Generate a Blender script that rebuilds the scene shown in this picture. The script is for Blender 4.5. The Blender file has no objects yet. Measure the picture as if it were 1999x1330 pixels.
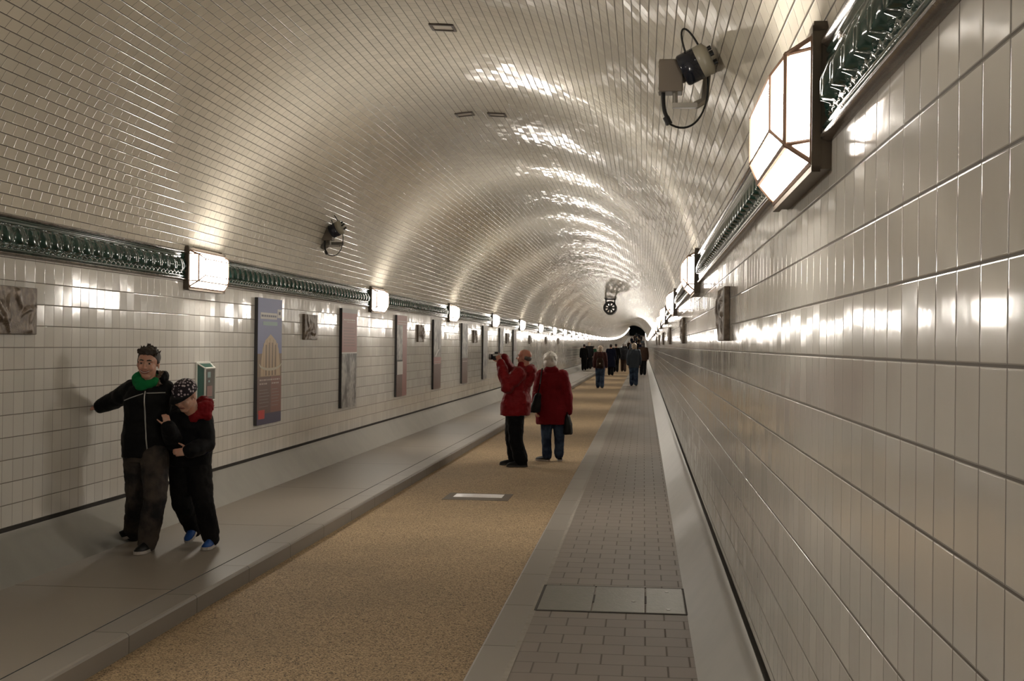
import bpy, bmesh, math, random
from mathutils import Vector, Matrix, noise as mnoise
from mathutils.bvhtree import BVHTree
random.seed(11)
C = bpy.context.scene.collection
SC = bpy.context.scene
PI = math.pi
R = math.radians

# ------------------------------------------------------------------ camera
F = 2600.0
CX, CY = 999.5, 665.0
Yc = Vector((257.0, -11.0, -F)).normalized()          # tunnel axis seen from the camera
Zc = Vector((0.0115, 1.0, 0.0))
Zc = (Zc - Yc * Zc.dot(Yc)).normalized()
Xc = Yc.cross(Zc)
EYE = Vector((0, 0, 1.58))
W2C = Matrix((Xc, Yc, Zc)).transposed()
cd = bpy.data.cameras.new('camera'); cam = bpy.data.objects.new('camera', cd); C.objects.link(cam)
cd.sensor_width = 36.0; cd.lens = 36.0 * F / 1999.0; cd.clip_start = 0.05; cd.clip_end = 900
cam.matrix_world = Matrix.Translation(EYE) @ W2C.transposed().to_4x4()
SC.camera = cam

def P(u, v, y):
    """point of the tunnel at distance y along the axis that the photo shows at (u, v)"""
    d = W2C.transposed() @ Vector((u - CX, -(v - CY), -F))
    return EYE + d * (y / d.y)

# ------------------------------------------------------------------ tagging
def tag(o, label=None, cat=None, group=None, kind=None):
    if label: o['label'] = label
    if cat: o['category'] = cat
    if group: o['group'] = group
    if kind: o['kind'] = kind
    return o
def empty(name, loc, label=None, cat=None, group=None, rot=(0, 0, 0)):
    o = bpy.data.objects.new(name, None); C.objects.link(o)
    o.location = loc; o.rotation_euler = rot; o.empty_display_size = .1
    return tag(o, label, cat, group)
def obj(name, bm, mats, parent=None, smooth=False, recalc=True):
    if recalc: bmesh.ops.recalc_face_normals(bm, faces=bm.faces)
    me = bpy.data.meshes.new(name); bm.to_mesh(me); bm.free()
    for m in (mats if isinstance(mats, (list, tuple)) else [mats]): me.materials.append(m)
    if smooth: me.polygons.foreach_set('use_smooth', [True] * len(me.polygons))
    o = bpy.data.objects.new(name, me); C.objects.link(o)
    if parent: o.parent = parent
    return o
def struct(o): o['kind'] = 'structure'; return o
def copy_tree(o, parent=None):
    c = o.copy(); C.objects.link(c); c.parent = parent
    for ch in list(o.children): copy_tree(ch, c)
    return c

# ------------------------------------------------------------------ bmesh helpers
def box(bm, lo, hi, M=None, mi=0):
    xs = (lo[0], hi[0]); ys = (lo[1], hi[1]); zs = (lo[2], hi[2])
    v = [bm.verts.new((M @ Vector((x, y, z))) if M else (x, y, z)) for x in xs for y in ys for z in zs]
    for f in ((0, 1, 3, 2), (4, 6, 7, 5), (0, 4, 5, 1), (2, 3, 7, 6), (0, 2, 6, 4), (1, 5, 7, 3)):
        bm.faces.new([v[i] for i in f]).material_index = mi
def bevel_box(bm, lo, hi, b, seg=2, M=None):
    t = bmesh.new(); box(t, lo, hi)
    bmesh.ops.recalc_face_normals(t, faces=t.faces)
    bmesh.ops.bevel(t, geom=t.edges[:], offset=b, segments=seg, affect='EDGES', profile=.5)
    if M: bmesh.ops.transform(t, matrix=M, verts=t.verts)
    me = bpy.data.meshes.new('tmp'); t.to_mesh(me); t.free(); bm.from_mesh(me); bpy.data.meshes.remove(me)
def frame_at(d):
    d = Vector(d).normalized()
    a = Vector((0, 0, 1)) if abs(d.z) < .9 else Vector((1, 0, 0))
    u = d.cross(a).normalized(); return u, u.cross(d).normalized()
def tube(bm, pts, rads, n=10, mi=0, caps=True):
    pts = [Vector(p) for p in pts]
    if not isinstance(rads, (list, tuple)): rads = [rads] * len(pts)
    rings = []; u = None
    for i, p in enumerate(pts):
        d = (pts[min(i + 1, len(pts) - 1)] - pts[max(i - 1, 0)]).normalized()
        if u is None: u, w = frame_at(d)
        else:
            u = (u - d * u.dot(d)).normalized()
            w = u.cross(d)
        rings.append([bm.verts.new(p + (u * math.cos(2 * PI * k / n) + w * math.sin(2 * PI * k / n)) * rads[i]) for k in range(n)])
    for a, b in zip(rings, rings[1:]):
        for k in range(n):
            f = bm.faces.new((a[k], a[(k + 1) % n], b[(k + 1) % n], b[k])); f.material_index = mi
    if caps:
        bm.faces.new(rings[0]).material_index = mi; bm.faces.new(rings[-1][::-1]).material_index = mi
def cyl(bm, a, b, r, n=16, mi=0): tube(bm, [a, b], [r, r], n, mi)
def ell(bm, c, r, Rm=None, sub=3, mi=0):
    M = Matrix.Translation(Vector(c)) @ (Rm.to_4x4() if Rm else Matrix.Identity(4)) @ Matrix.Diagonal((r[0], r[1], r[2], 1))
    g = bmesh.ops.create_icosphere(bm, subdivisions=sub, radius=1, matrix=M)
    for f in {f for v in g['verts'] for f in v.link_faces}: f.material_index = mi
def loft(bm, secs, n=24, power=2.0):
    rings = []
    for c, u, v in secs:
        c = Vector(c); u = Vector(u); v = Vector(v); ring = []
        for k in range(n):
            a = 2 * PI * k / n; ca, sa = math.cos(a), math.sin(a); e = 2.0 / power
            ring.append(bm.verts.new(c + u * (math.copysign(abs(ca) ** e, ca)) + v * (math.copysign(abs(sa) ** e, sa))))
        rings.append(ring)
    for a, b in zip(rings, rings[1:]):
        for k in range(n): bm.faces.new((a[k], a[(k + 1) % n], b[(k + 1) % n], b[k]))
    bm.faces.new(rings[0]); bm.faces.new(rings[-1][::-1])
def bez(p0, p1, p2, p3, n=14):
    p0, p1, p2, p3 = map(Vector, (p0, p1, p2, p3)); out = []
    for i in range(n + 1):
        t = i / n; s = 1 - t
        out.append(p0 * s**3 + p1 * 3 * s * s * t + p2 * 3 * s * t * t + p3 * t**3)
    return out

# ------------------------------------------------------------------ materials
class NT:
    def __init__(self, name):
        self.m = bpy.data.materials.new(name); self.m.use_nodes = True
        self.t = self.m.node_tree; self.n = self.t.nodes; self.l = self.t.links
        self.b = self.n['Principled BSDF']
    def new(self, t, **kw):
        x = self.n.new(t)
        for k, v in kw.items(): setattr(x, k, v)
        return x
    def put(self, s, v):
        if hasattr(v, 'is_linked') or isinstance(v, bpy.types.NodeSocket): self.l.new(v, s)
        elif v is not None: s.default_value = v
    def math(self, op, a, b=None, c=None):
        x = self.new('ShaderNodeMath', operation=op)
        for i, v in enumerate((a, b, c)):
            if v is not None: self.put(x.inputs[i], v)
        return x.outputs[0]
    def vmath(self, op, a, b=None, scale=None):
        x = self.new('ShaderNodeVectorMath', operation=op)
        self.put(x.inputs[0], a)
        if b is not None: self.put(x.inputs[1], b)
        if scale is not None: self.put(x.inputs['Scale'], scale)
        return x.outputs['Value'] if op in ('DOT_PRODUCT', 'LENGTH') else x.outputs[0]
    def mapr(self, v, a, b, c=0., d=1., smooth=True):
        x = self.new('ShaderNodeMapRange', interpolation_type='SMOOTHSTEP' if smooth else 'LINEAR')
        self.put(x.inputs[0], v)
        for i, k in enumerate((a, b, c, d)): x.inputs[i + 1].default_value = k
        return x.outputs[0]
    def mix(self, f, a, b):
        x = self.new('ShaderNodeMix', data_type='RGBA')
        self.put(x.inputs[0], f)
        for i, v in ((6, a), (7, b)): self.put(x.inputs[i], v if not isinstance(v, tuple) else (*v[:3], 1))
        return x.outputs[2]
    def noise(self, vec, scale, detail=3., rough=.55):
        x = self.new('ShaderNodeTexNoise')
        if vec is not None: self.put(x.inputs['Vector'], vec)
        x.inputs['Scale'].default_value = scale; x.inputs['Detail'].default_value = detail
        x.inputs['Roughness'].default_value = rough
        return x.outputs[0]
    def obc(self): return self.new('ShaderNodeTexCoord').outputs['Object']
    def uv(self): return self.new('ShaderNodeUVMap').outputs[0]
    def base(self, col, rough, metal=0., spec=.5):
        self.put(self.b.inputs['Base Color'], col if not isinstance(col, tuple) else (*col[:3], 1))
        self.put(self.b.inputs['Roughness'], rough); self.put(self.b.inputs['Metallic'], metal)
        self.b.inputs['Specular IOR Level'].default_value = spec
    def bump(self, h, strength=1., dist=.002, normal=None):
        x = self.new('ShaderNodeBump')
        x.inputs['Strength'].default_value = strength; x.inputs['Distance'].default_value = dist
        self.put(x.inputs['Height'], h)
        if normal is not None: self.put(x.inputs['Normal'], normal)
        self.l.new(x.outputs[0], self.b.inputs['Normal'])
        return x.outputs[0]

def plain(name, col, rough=.5, metal=0., spec=.5, bump=0., scale=40., var=0.):
    t = NT(name); c = col
    if var:
        f = t.noise(t.obc(), scale * .3, 4)
        c = t.mix(f, tuple(x * (1 - var) for x in col), tuple(min(1, x * (1 + var)) for x in col))
    t.base(c, rough, metal, spec)
    if bump: t.bump(t.noise(t.obc(), scale, 4), 1., bump)
    return t.m

def tiles(name, w, h, off, joint, col, jcol, rough, jrough, tilt, bevel=.006, var=.04, wav=.0004, ph=(0, 0), spec=.5, dist=.0016, swap=False, ju=1.):
    t = NT(name)
    s = t.new('ShaderNodeSeparateXYZ'); t.l.new(t.uv(), s.inputs[0])
    U, V = (s.outputs[1], s.outputs[0]) if swap else (s.outputs[0], s.outputs[1])
    yy = t.math('DIVIDE', t.math('SUBTRACT', V, ph[1]), h)
    row = t.math('FLOOR', yy)
    xx = t.math('DIVIDE', t.math('SUBTRACT', U, ph[0]), w)
    if off: xx = t.math('ADD', xx, t.math('MULTIPLY', t.math('FLOORED_MODULO', row, 2.), off))
    col_i = t.math('FLOOR', xx)
    fx = t.math('FRACT', xx); fy = t.math('FRACT', yy)
    dx = t.math('MULTIPLY', t.math('MINIMUM', fx, t.math('SUBTRACT', 1., fx)), w)
    dy = t.math('MULTIPLY', t.math('MINIMUM', fy, t.math('SUBTRACT', 1., fy)), h)
    d = t.math('MINIMUM', dx, dy)
    mask = t.math('MINIMUM', t.mapr(dx, joint * .35 * ju, joint * .6 * ju), t.mapr(dy, joint * .35, joint * .6))
    cc = t.new('ShaderNodeCombineXYZ'); t.l.new(col_i, cc.inputs[0]); t.l.new(row, cc.inputs[1])
    wn = t.new('ShaderNodeTexWhiteNoise', noise_dimensions='2D'); t.l.new(cc.outputs[0], wn.inputs['Vector'])
    c1 = t.mix(wn.outputs['Value'], tuple(x * (1 - var) for x in col), tuple(x * (1 + var) for x in col))
    blot = t.noise(t.obc(), 1.1, 4, .6)
    c1 = t.mix(t.mapr(blot, .35, .75, 0., .22), c1, tuple(x * .8 for x in col))
    t.base(t.mix(mask, jcol, c1), t.mapr(mask, 0., 1., jrough, rough, False), 0., spec)
    nv = t.new('ShaderNodeNewGeometry').outputs['Normal']
    if tilt:
        rv = t.vmath('SUBTRACT', wn.outputs['Color'], (.5, .5, .5))
        nv = t.vmath('NORMALIZE', t.vmath('ADD', nv, t.vmath('SCALE', rv, scale=tilt)))
    hgt = t.math('ADD', t.mapr(d, joint * .3, joint * .3 + bevel),
                 t.math('MULTIPLY', t.noise(t.obc(), 9., 2), wav / dist))
    t.bump(hgt, 1., dist, nv)
    return t.m

CREAM = (.68, .635, .54)
M_VAULT = tiles('glazed_vault_tile', .15, .075, .5, .006, CREAM, (.055, .045, .032), .10, .6, .032, .004, .05, .0003, (0, 0), ju=.7)
M_WALLR = tiles('glazed_wall_tile_right', .15, .15, 0, .0055, (.62, .60, .562), (.10, .085, .07), .09, .6, .02, .0035, .04, .0005, (1.868, 1.558), ju=.75)
M_WALLL = tiles('glazed_wall_tile_left', .15, .15, 0, .0055, (.62, .60, .562), (.13, .11, .09), .10, .6, .028, .0035, .05, .0005, (.03, .32), ju=.62)
M_PAVE = tiles('grey_paver', .22, .22, .5, .009, (.165, .138, .118), (.105, .086, .074), .55, .8, 0, .006, .06, .0004, (-.643, .02), .4, .0008, True)
M_SLAB = tiles('grey_floor_slab', 3.0, 30., 0, .012, (.205, .178, .148), (.06, .05, .042), .5, .8, 0, .01, .03, .0004, (2.2, -20), .4)
M_KERB = tiles('granite_kerb', 1.1, 30., 0, .008, (.20, .178, .155), (.07, .06, .052), .5, .8, 0, .006, .07, .0006, (.35, -20), .4)

def skirt_mat():
    t = NT('glazed_skirting')
    s = t.new('ShaderNodeSeparateXYZ'); t.l.new(t.uv(), s.inputs[0])
    f = t.math('FRACT', t.math('DIVIDE', s.outputs[0], .5))
    d = t.math('MULTIPLY', t.math('MINIMUM', f, t.math('SUBTRACT', 1., f)), .5)
    n = t.noise(t.obc(), 3., 4, .55); n2 = t.noise(t.obc(), 38., 4, .6)
    c = t.mix(t.mapr(n, .3, .7), (.215, .208, .188), (.245, .237, .213))
    t.base(c, .33)
    return t.m
M_SKIRT = skirt_mat()

def road_mat():
    t = NT('tan_gravel_roadway')
    o = t.obc()
    v = t.new('ShaderNodeTexVoronoi'); t.put(v.inputs['Vector'], o); v.inputs['Scale'].default_value = 135
    g = t.new('ShaderNodeSeparateColor'); t.l.new(v.outputs['Color'], g.inputs[0])
    c = t.mix(t.mapr(g.outputs[0], .1, .95, 0, 1, False), (.19, .130, .072), (.49, .355, .21))
    c = t.mix(t.mapr(g.outputs[1], .86, .92), c, (.045, .03, .02))
    big = t.noise(o, .9, 4)
    c = t.mix(t.mapr(big, .35, .7, 0., .3), c, (.18, .135, .08))
    t.base(c, .75, 0., .3)
    t.bump(v.outputs['Distance'], .6, .003)
    return t.m
M_ROAD = road_mat()

def glaze(name, c1, c2, rough=.07):
    t = NT(name)
    n = t.noise(t.obc(), 14., 4)
    t.base(t.mix(t.mapr(n, .35, .65), c1, c2), rough, 0., .7)
    t.bump(t.noise(t.obc(), 60., 3), .35, .0012)
    return t.m
M_GREEN = glaze('dark_green_glaze', (.010, .032, .026), (.022, .062, .05))
M_BORDER = glaze('brown_border_glaze', (.075, .06, .048), (.13, .105, .085), .16)
M_BRONZE_P = plain('bronze_lamp_plate', (.13, .105, .08), .45, .25, .5, .0006, 60, .25)
M_BRASS = plain('copper_glazing_bar', (.20, .12, .08), .45, .3)
def lamp_mat(name, k):
    t = NT(name)
    t.base((.9, .88, .84), .25)
    t.b.inputs['Emission Color'].default_value = (1., .93, .83, 1)
    t.b.inputs['Emission Strength'].default_value = LAMP * k
    return t.m
LAMP = 34.0
M_LAMP = lamp_mat('lit_opal_glass', .85); M_LAMPE = lamp_mat('lit_opal_end_pane', .35); M_LAMPT = lamp_mat('lit_opal_top_pane', .36); M_LAMPU = lamp_mat('lit_opal_upper_bevel', 1.9)
M_DARK = plain('black_rubber', (.010, .010, .010), .5, 0, .3)
M_SEAM = plain('dark_open_joint', (.03, .025, .02), .8)
M_STEEL = plain('grey_painted_steel', (.30, .28, .25), .35, .6, .5, .0004, 30, .15)
M_GBOX = plain('brown_grey_box', (.14, .115, .09), .4, .2)
M_BLACKG = plain('black_gloss_housing', (.01, .012, .02), .12)
M_BEIGE = plain('beige_housing', (.30, .28, .22), .35)
# ------------------------------------------------------------------ tunnel
XR, XL = .492, -4.21
ZB, ZT0, ZT1 = .32, 2.153, 2.385
XM = (XR + XL) / 2
HW = (XR - XL) / 2
CROWN = 4.28
RISE = CROWN - ZT1
RV = (HW * HW + RISE * RISE) / (2 * RISE)
ZCV = CROWN - RV
S0, S1 = -38.0, 398.0
KX, KR = 110.0, 8600.0
def zo(s): return 0.0 if s < KX else (s - KX) ** 2 / (2 * KR)
def slope(s): return 0.0 if s < KX else (s - KX) / KR
STN = [S0 + 4 * i for i in range(int((S1 - S0) / 4) + 1)]

def extrude(name, prof, mat, smooth=False, uvfun=None, stations=None, closed=False):
    """prof: list of (x, z, v); u = distance along the tunnel"""
    bm = bmesh.new(); uvl = bm.loops.layers.uv.new('UVMap')
    st = stations or STN
    rows = []
    for s in st:
        z0 = zo(s); rows.append([bm.verts.new((x, s, z + z0)) for x, z, v in prof])
    m = len(prof)
    for i in range(len(st) - 1):
        for j in range(m - 1):
            f = bm.faces.new((rows[i][j], rows[i][j + 1], rows[i + 1][j + 1], rows[i + 1][j]))
            for lp, (si, pj) in zip(f.loops, ((i, j), (i, j + 1), (i + 1, j + 1), (i + 1, j))):
                lp[uvl].uv = (st[si], prof[pj][2])
    return obj(name, bm, mat, smooth=smooth, recalc=False)
def flip(o):
    o.data.flip_normals(); return o
def polyprof(pts):
    out = []; v = 0.0
    for i, (x, z) in enumerate(pts):
        if i: v += math.hypot(x - pts[i - 1][0], z - pts[i - 1][1])
        out.append((x, z, v))
    return out

# roadway, kerbs, footways
ZR = -.113
XKL, XKL2 = -2.744, -2.95
XKR, XKR2 = -.834, -.643
XSL, XSR = -3.995, .273
fl = struct(extrude('floor', [(XKL - .02, ZR, 0), (XM, ZR + .006, 1), (XKR + .02, ZR, 2)], M_ROAD)); flip(fl)
def kerb(name, xa, xb):
    s = 1 if xb > xa else -1
    p = [(xa, ZR - .1), (xa, -.018), (xa + s * .006, -.006), (xa + s * .018, .0), (xb - s * .006, .0), (xb, -.003), (xb, -.05)]
    o = extrude(name, polyprof(p), M_KERB)
    if s < 0: flip(o)
    return struct(o)
kerb('trim_kerb_left', XKL, XKL2); kerb('trim_kerb_right', XKR, XKR2)
o = struct(extrude('floor_footway_left', [(XSL - .01, .0, XSL), (XKL2 - .004, .0, XKL2)], M_SLAB)); flip(o)
o = struct(extrude('floor_footway_right', [(XKR2 + .006, .0, XKR2), (XSR + .01, .0, XSR)], M_PAVE)); flip(o)
def mortar(name, x0, x1):
    o = struct(extrude(name, [(x0, .0025, 0), (x1, .0025, 1)], M_MORT)); flip(o)
M_MORT = plain('pale_mortar', (.26, .235, .205), .7, 0, .3, .001, 50, .3)
mortar('trim_mortar_right', XKR2 - .006, XKR2 + .022)
# skirting: slopes up to the wall, open dark joint above it
def skirting(side, x0, x1):
    s = 1 if x1 > x0 else -1
    pts = []
    for i in range(9):
        t = i / 8
        pts.append((x0 + (x1 - x0) * (t + .02 * math.sin(PI * t)), .285 * (t - .02 * math.sin(PI * t))))
    g = .011 if s > 0 else .002
    pts[-1] = (x1 - s * (g + .004), .290)
    pts += [(x1 - s * g, .292), (x1 - s * g, .27)]
    o = extrude('baseboard_' + side, polyprof(pts), M_SKIRT, True)
    if s > 0: flip(o)
    struct(o); flip(o)
    j = struct(extrude('trim_joint_' + side, [(x1 - s * (g + .002), .284, 0), (x1 + s * .014, .284, 0), (x1 + s * .014, .33, 1)], M_SEAM))
    if s < 0: flip(j)
skirting('left', XSL, XL); skirting('right', XSR, XR)
# walls
def wall(side, x, mat):
    s = 1 if x > XM else -1
    pr = [(x + s * .012, ZB - .004, ZB - .004), (x + s * .003, ZB, ZB), (x, ZB + .004, ZB + .004), (x, ZT1, ZT1)]
    o = extrude('wall_' + side, pr, mat)
    if s < 0: flip(o)
    return struct(o)
wall('left', XL, M_WALLL); wall('right', XR, M_WALLR)
# vault
NV = 64
a0 = math.acos(HW / RV) * (1 if ZT1 >= ZCV else -1)
pr = []
for i in range(NV + 1):
    a = PI - a0 - (PI - 2 * a0) * i / NV
    pr.append((XM + RV * math.cos(a), ZCV + RV * math.sin(a), RV * (PI - a0 - a)))
vault = struct(extrude('ceiling', pr, M_VAULT, True))
# end of the tube: unlit lift hall beyond a portal ring
M_HALL = plain('dark_teal_hall_wall', (.03, .045, .05), .6)
M_GATE = plain('teal_lift_gate', (.04, .075, .085), .5, .3)
zE = zo(S1)
bm = bmesh.new()
box(bm, (XL - 2, S1 + 9, zE - .3), (XR + 2, S1 + 9.3, zE + 6))
box(bm, (XL - 2.3, S1, zE - .3), (XL - 2, S1 + 9.3, zE + 6)); box(bm, (XR + 2, S1, zE - .3), (XR + 2.3, S1 + 9.3, zE + 6))
box(bm, (XL - 2.3, S1, zE + 6), (XR + 2.3, S1 + 9.3, zE + 6.2))
struct(obj('wall_back', bm, M_HALL))
bm = bmesh.new(); box(bm, (XL - 2.3, S1 - .5, zE - .4), (XR + 2.3, S1 + 9.3, zE - .12)); struct(obj('floor_hall', bm, M_HALL))
bm = bmesh.new()                              # portal ring around the tube mouth
for i in range(NV):
    q = []
    for j in (i, i + 1):
        x, z, v = pr[j]; dx, dz = x - XM, z - ZCV; L = math.hypot(dx, dz)
        q.append((x, z)); q.append((XM + dx / L * (RV + 3.2), ZCV + dz / L * (RV + 3.2)))
    bm.faces.new([bm.verts.new((q[k][0], S1, q[k][1] + zE)) for k in (0, 1, 3, 2)])
struct(obj('wall_portal', bm, M_HALL))
for k, gx in enumerate((XM - 1.0, XM + 1.0)):
    bm = bmesh.new()
    box(bm, (gx - .9, S1 + 8.9, zE - .12), (gx + .9, S1 + 9.0, zE + 2.9))
    for i in range(9): box(bm, (gx - .88 + i * .21, S1 + 8.84, zE - .1), (gx - .82 + i * .21, S1 + 8.9, zE + 2.85))
    for i in range(4): box(bm, (gx - .9, S1 + 8.86, zE + i * .93), (gx + .9, S1 + 8.91, zE + .07 + i * .93))
    struct(obj('door_%d' % (k + 1), bm, M_GATE))

# ------------------------------------------------------------------ green frieze
PIT = .183
def relief(t, q):
    """t in 0..1 along one leaf, q = height 0..1; returns how far the glaze stands out (m)"""
    def g(x, c, w): return max(0., 1 - ((x - c) / w) ** 2)
    p = .006
    p += .020 * math.sqrt(g(q, .075, .055))                                   # lower bead
    p += .012 * math.sqrt(g(q, .95, .05)) + .010 * math.sqrt(g(q, .845, .045))   # upper beads
    wq = .205 + .035 * math.sin(4 * PI * t)
    p += .014 * math.sqrt(g(q, wq, .06))                                      # wavy ribbon
    if .27 < q < .80:
        x = (t - .5) * 2
        w = .80 * math.sqrt(max(0, 1 - ((q - .50) / .255) ** 2)) if q < .5 else .80 * (1 - .35 * (q - .5) / .3)
        w = max(w, 1e-3)
        if abs(x) < w: p += .034 * math.sqrt(1 - (x / w) ** 2) * (1.0 if q < .55 else 1 - .75 * (q - .55) / .25) + .006
        if abs(x) < .22 * w: p -= .010 * (1 - (x / (.22 * w)) ** 2)
        xr = 1 - abs(x)
        if xr < .16 and q < .74: p += .018 * math.sqrt(1 - (xr / .16) ** 2)
    return p
def frieze(name, x, sgn):
    bm = bmesh.new(); NTU, NQ = 14, 30
    qs = [i / NQ for i in range(NQ + 1)]
    cache = [[relief((k + .0) / NTU, q) for q in qs] for k in range(NTU)]
    n = int((66.0 + 3.0) / PIT); prev = None
    for i in range(n * NTU + 1):
        s = -3.0 + i * PIT / NTU; col = cache[i % NTU]
        ring = [bm.verts.new((x - sgn * .0, s, ZT0))] + [bm.verts.new((x - sgn * col[j], s, ZT0 + (ZT1 - ZT0) * qs[j])) for j in range(NQ + 1)] + [bm.verts.new((x, s, ZT1))]
        if prev:
            for j in range(NQ + 2):
                bm.faces.new((prev[j], prev[j + 1], ring[j + 1], ring[j]) if sgn > 0 else (ring[j], ring[j + 1], prev[j + 1], prev[j]))
        prev = ring
    o = obj(name, bm, M_GREEN, smooth=True, recalc=False)
    # farther on the ornament is only a pixel or two: the same mouldings with waves, leaf by leaf
    return struct(o)
frieze('trim_frieze_right', XR, 1); frieze('trim_frieze_left', XL, -1)
def frieze_far(name, x, sgn, st):
    bm = bmesh.new(); NQ = 14; prev = None
    i = 0; s = st
    while s < S1:
        ring = [bm.verts.new((x, s, ZT0 + zo(s)))]
        for j in range(NQ + 1):
            q = j / NQ; ring.append(bm.verts.new((x - sgn * relief(.5 if i % 2 else .0, q), s, ZT0 + (ZT1 - ZT0) * q + zo(s))))
        ring.append(bm.verts.new((x, s, ZT1 + zo(s))))
        if prev:
            for j in range(NQ + 2):
                bm.faces.new((prev[j], prev[j + 1], ring[j + 1], ring[j]) if sgn > 0 else (ring[j], ring[j + 1], prev[j + 1], prev[j]))
        prev = ring; i += 1; s += PIT / 2 if s < 130 else 2.0
    return struct(obj(name, bm, M_GREEN, smooth=True, recalc=False))
frieze_far('trim_frieze_right_beyond', XR, 1, 65.9); frieze_far('trim_frieze_left_beyond', XL, -1, 65.9)
def borders(side, x, sgn):
    for nm, z in (('upper', ZT1 - .004), ('lower', ZT0 - .022)):
        w = .030
        pts = [(x, z)] + [(x - sgn * (.010 + .022 * math.sin(PI * k / 6)), z + w * k / 6) for k in range(7)] + [(x, z + w)]
        o = extrude('trim_border_%s_%s' % (nm, side), polyprof(pts), M_BORDER, True)
        if sgn < 0: flip(o)
        struct(o)
borders('right', XR, 1); borders('left', XL, -1)

# ------------------------------------------------------------------ wall lamps (built on the right wall, -X faces the room)
LS, LP, LL = 4.14, 8.25, 1.06
def lamp_parts(root, sgn):
    """local frame: wall plane x=0, room on the -sgn side, y along the tunnel, z height above the footway"""
    h = LL / 2
    def X(p): return -sgn * p
    tiers = [(.045, h - .012, 2.078, 2.412), (.108, h - .095, 2.137, 2.384), (.142, h - .185, 2.19, 2.345)]
    bm = bmesh.new()
    a, b = sorted((X(.0), X(.045)))
    box(bm, (a, -h, 2.058), (b, h, 2.432))
    a, b = sorted((X(.03), X(.053)))
    for (y0, y1, z0, z1) in ((-h - .006, h + .006, 2.05, 2.066), (-h - .006, h + .006, 2.424, 2.44), (-h - .006, -h + .01, 2.05, 2.44), (h - .01, h + .006, 2.05, 2.44)):
        box(bm, (a, y0, z0), (b, y1, z1))
    a, b = sorted((X(-.0), X(.05)))
    box(bm, (a, -h - .004, 2.43), (b, -h + .1, 2.452)); box(bm, (a, h - .1, 2.43), (b, h + .004, 2.452))
    obj('back_plate', bm, M_BRONZE_P, root)
    bm = bmesh.new(); rings = []
    for p, hy, z0, z1 in tiers:
        rings.append([bm.verts.new((X(p), y, z)) for y, z in ((-hy, z0), (hy, z0), (hy, z1), (-hy, z1))])
    for ti, (A, B) in enumerate(zip(rings, rings[1:])):
        for k in range(4): bm.faces.new((A[k], A[(k + 1) % 4], B[(k + 1) % 4], B[k])).material_index = (0, 1, 2 + ti, 1)[k]
    bm.faces.new(rings[-1])
    obj('glass_shade', bm, [M_LAMP, M_LAMPE, M_LAMPT, M_LAMPU], root)
    bm = bmesh.new()
    cor = []
    for p, hy, z0, z1 in tiers: cor.append([Vector((X(p + .003), y, z)) for y, z in ((-hy, z0), (hy, z0), (hy, z1), (-hy, z1))])
    for i, ring in enumerate(cor):
        r = (.010, .0095, .006)[i]
        for k in range(4): tube(bm, [ring[k], ring[(k + 1) % 4]], r, 6)
    for k in range(4):
        tube(bm, [cor[0][k], cor[1][k]], .008, 6); tube(bm, [cor[1][k], cor[2][k]], .006, 6)
    for sy in (0, 1):                               # short bar from the end panel's corner back to the plate
        y0 = cor[0][sy].y
        for zz, k in ((2.137, sy), (2.384, 3 if sy == 0 else 2)):
            tube(bm, [Vector((X(.047), y0, zz)), cor[1][k]], .006, 6)
    for k in range(1, 6):                           # lead lines across the sloping lower panes
        t = k / 6
        p0 = cor[0][0].lerp(cor[0][1], t); p1 = cor[1][0].lerp(cor[1][1], t); p2 = cor[2][0].lerp(cor[2][1], t)
        tube(bm, [p0, p1, p2], .0016, 4)
    obj('glazing_bars', bm, M_BRASS, root)
ORD = ['nearest', 'second', 'third', 'fourth', 'fifth', 'sixth', 'seventh', 'eighth', 'ninth', 'tenth']
for side, x, sgn in (('right', XR, 1), ('left', XL, -1)):
    proto = empty('wall_lamp', (x, 0, 0))
    lamp_parts(proto, sgn)
    for k in range(-4, 47):
        s = LS + LP * k
        o = proto if k == -4 else copy_tree(proto)
        o.location = (x, s, zo(s)); o.rotation_euler = (math.atan(slope(s)), 0, 0)
        if k < 0:
            tag(o, 'opal glass wall lamp on the %s wall behind the photographer' % side, 'wall lamp', 'wall lamps behind the camera, %s wall' % side)
        else:
            kk = k if side == 'right' else k - 1
            if side == 'left' and k == 0:
                tag(o, 'lit wall lamp on the left wall just outside the left picture edge', 'wall lamp', 'lit wall lamps on the left wall')
            elif kk < 6:
                if kk == 0:
                    lb = 'huge glowing faceted lamp close up on the right wall, copper bars visible' if side == 'right' else 'largest glowing lamp in the left wall row, above the boys and the blue poster'
                else: lb = 'glowing wall lamp on the %s wall, %s one counted from the camera' % (side, ORD[kk])
                tag(o, lb, 'wall lamp', 'lit wall lamps on the %s wall' % side)
            else:
                tag(o, 'tiny white glowing lamp far down the %s wall, beyond the sixth lamp' % side, 'wall lamp', 'lit wall lamps on the %s wall' % side)

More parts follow.
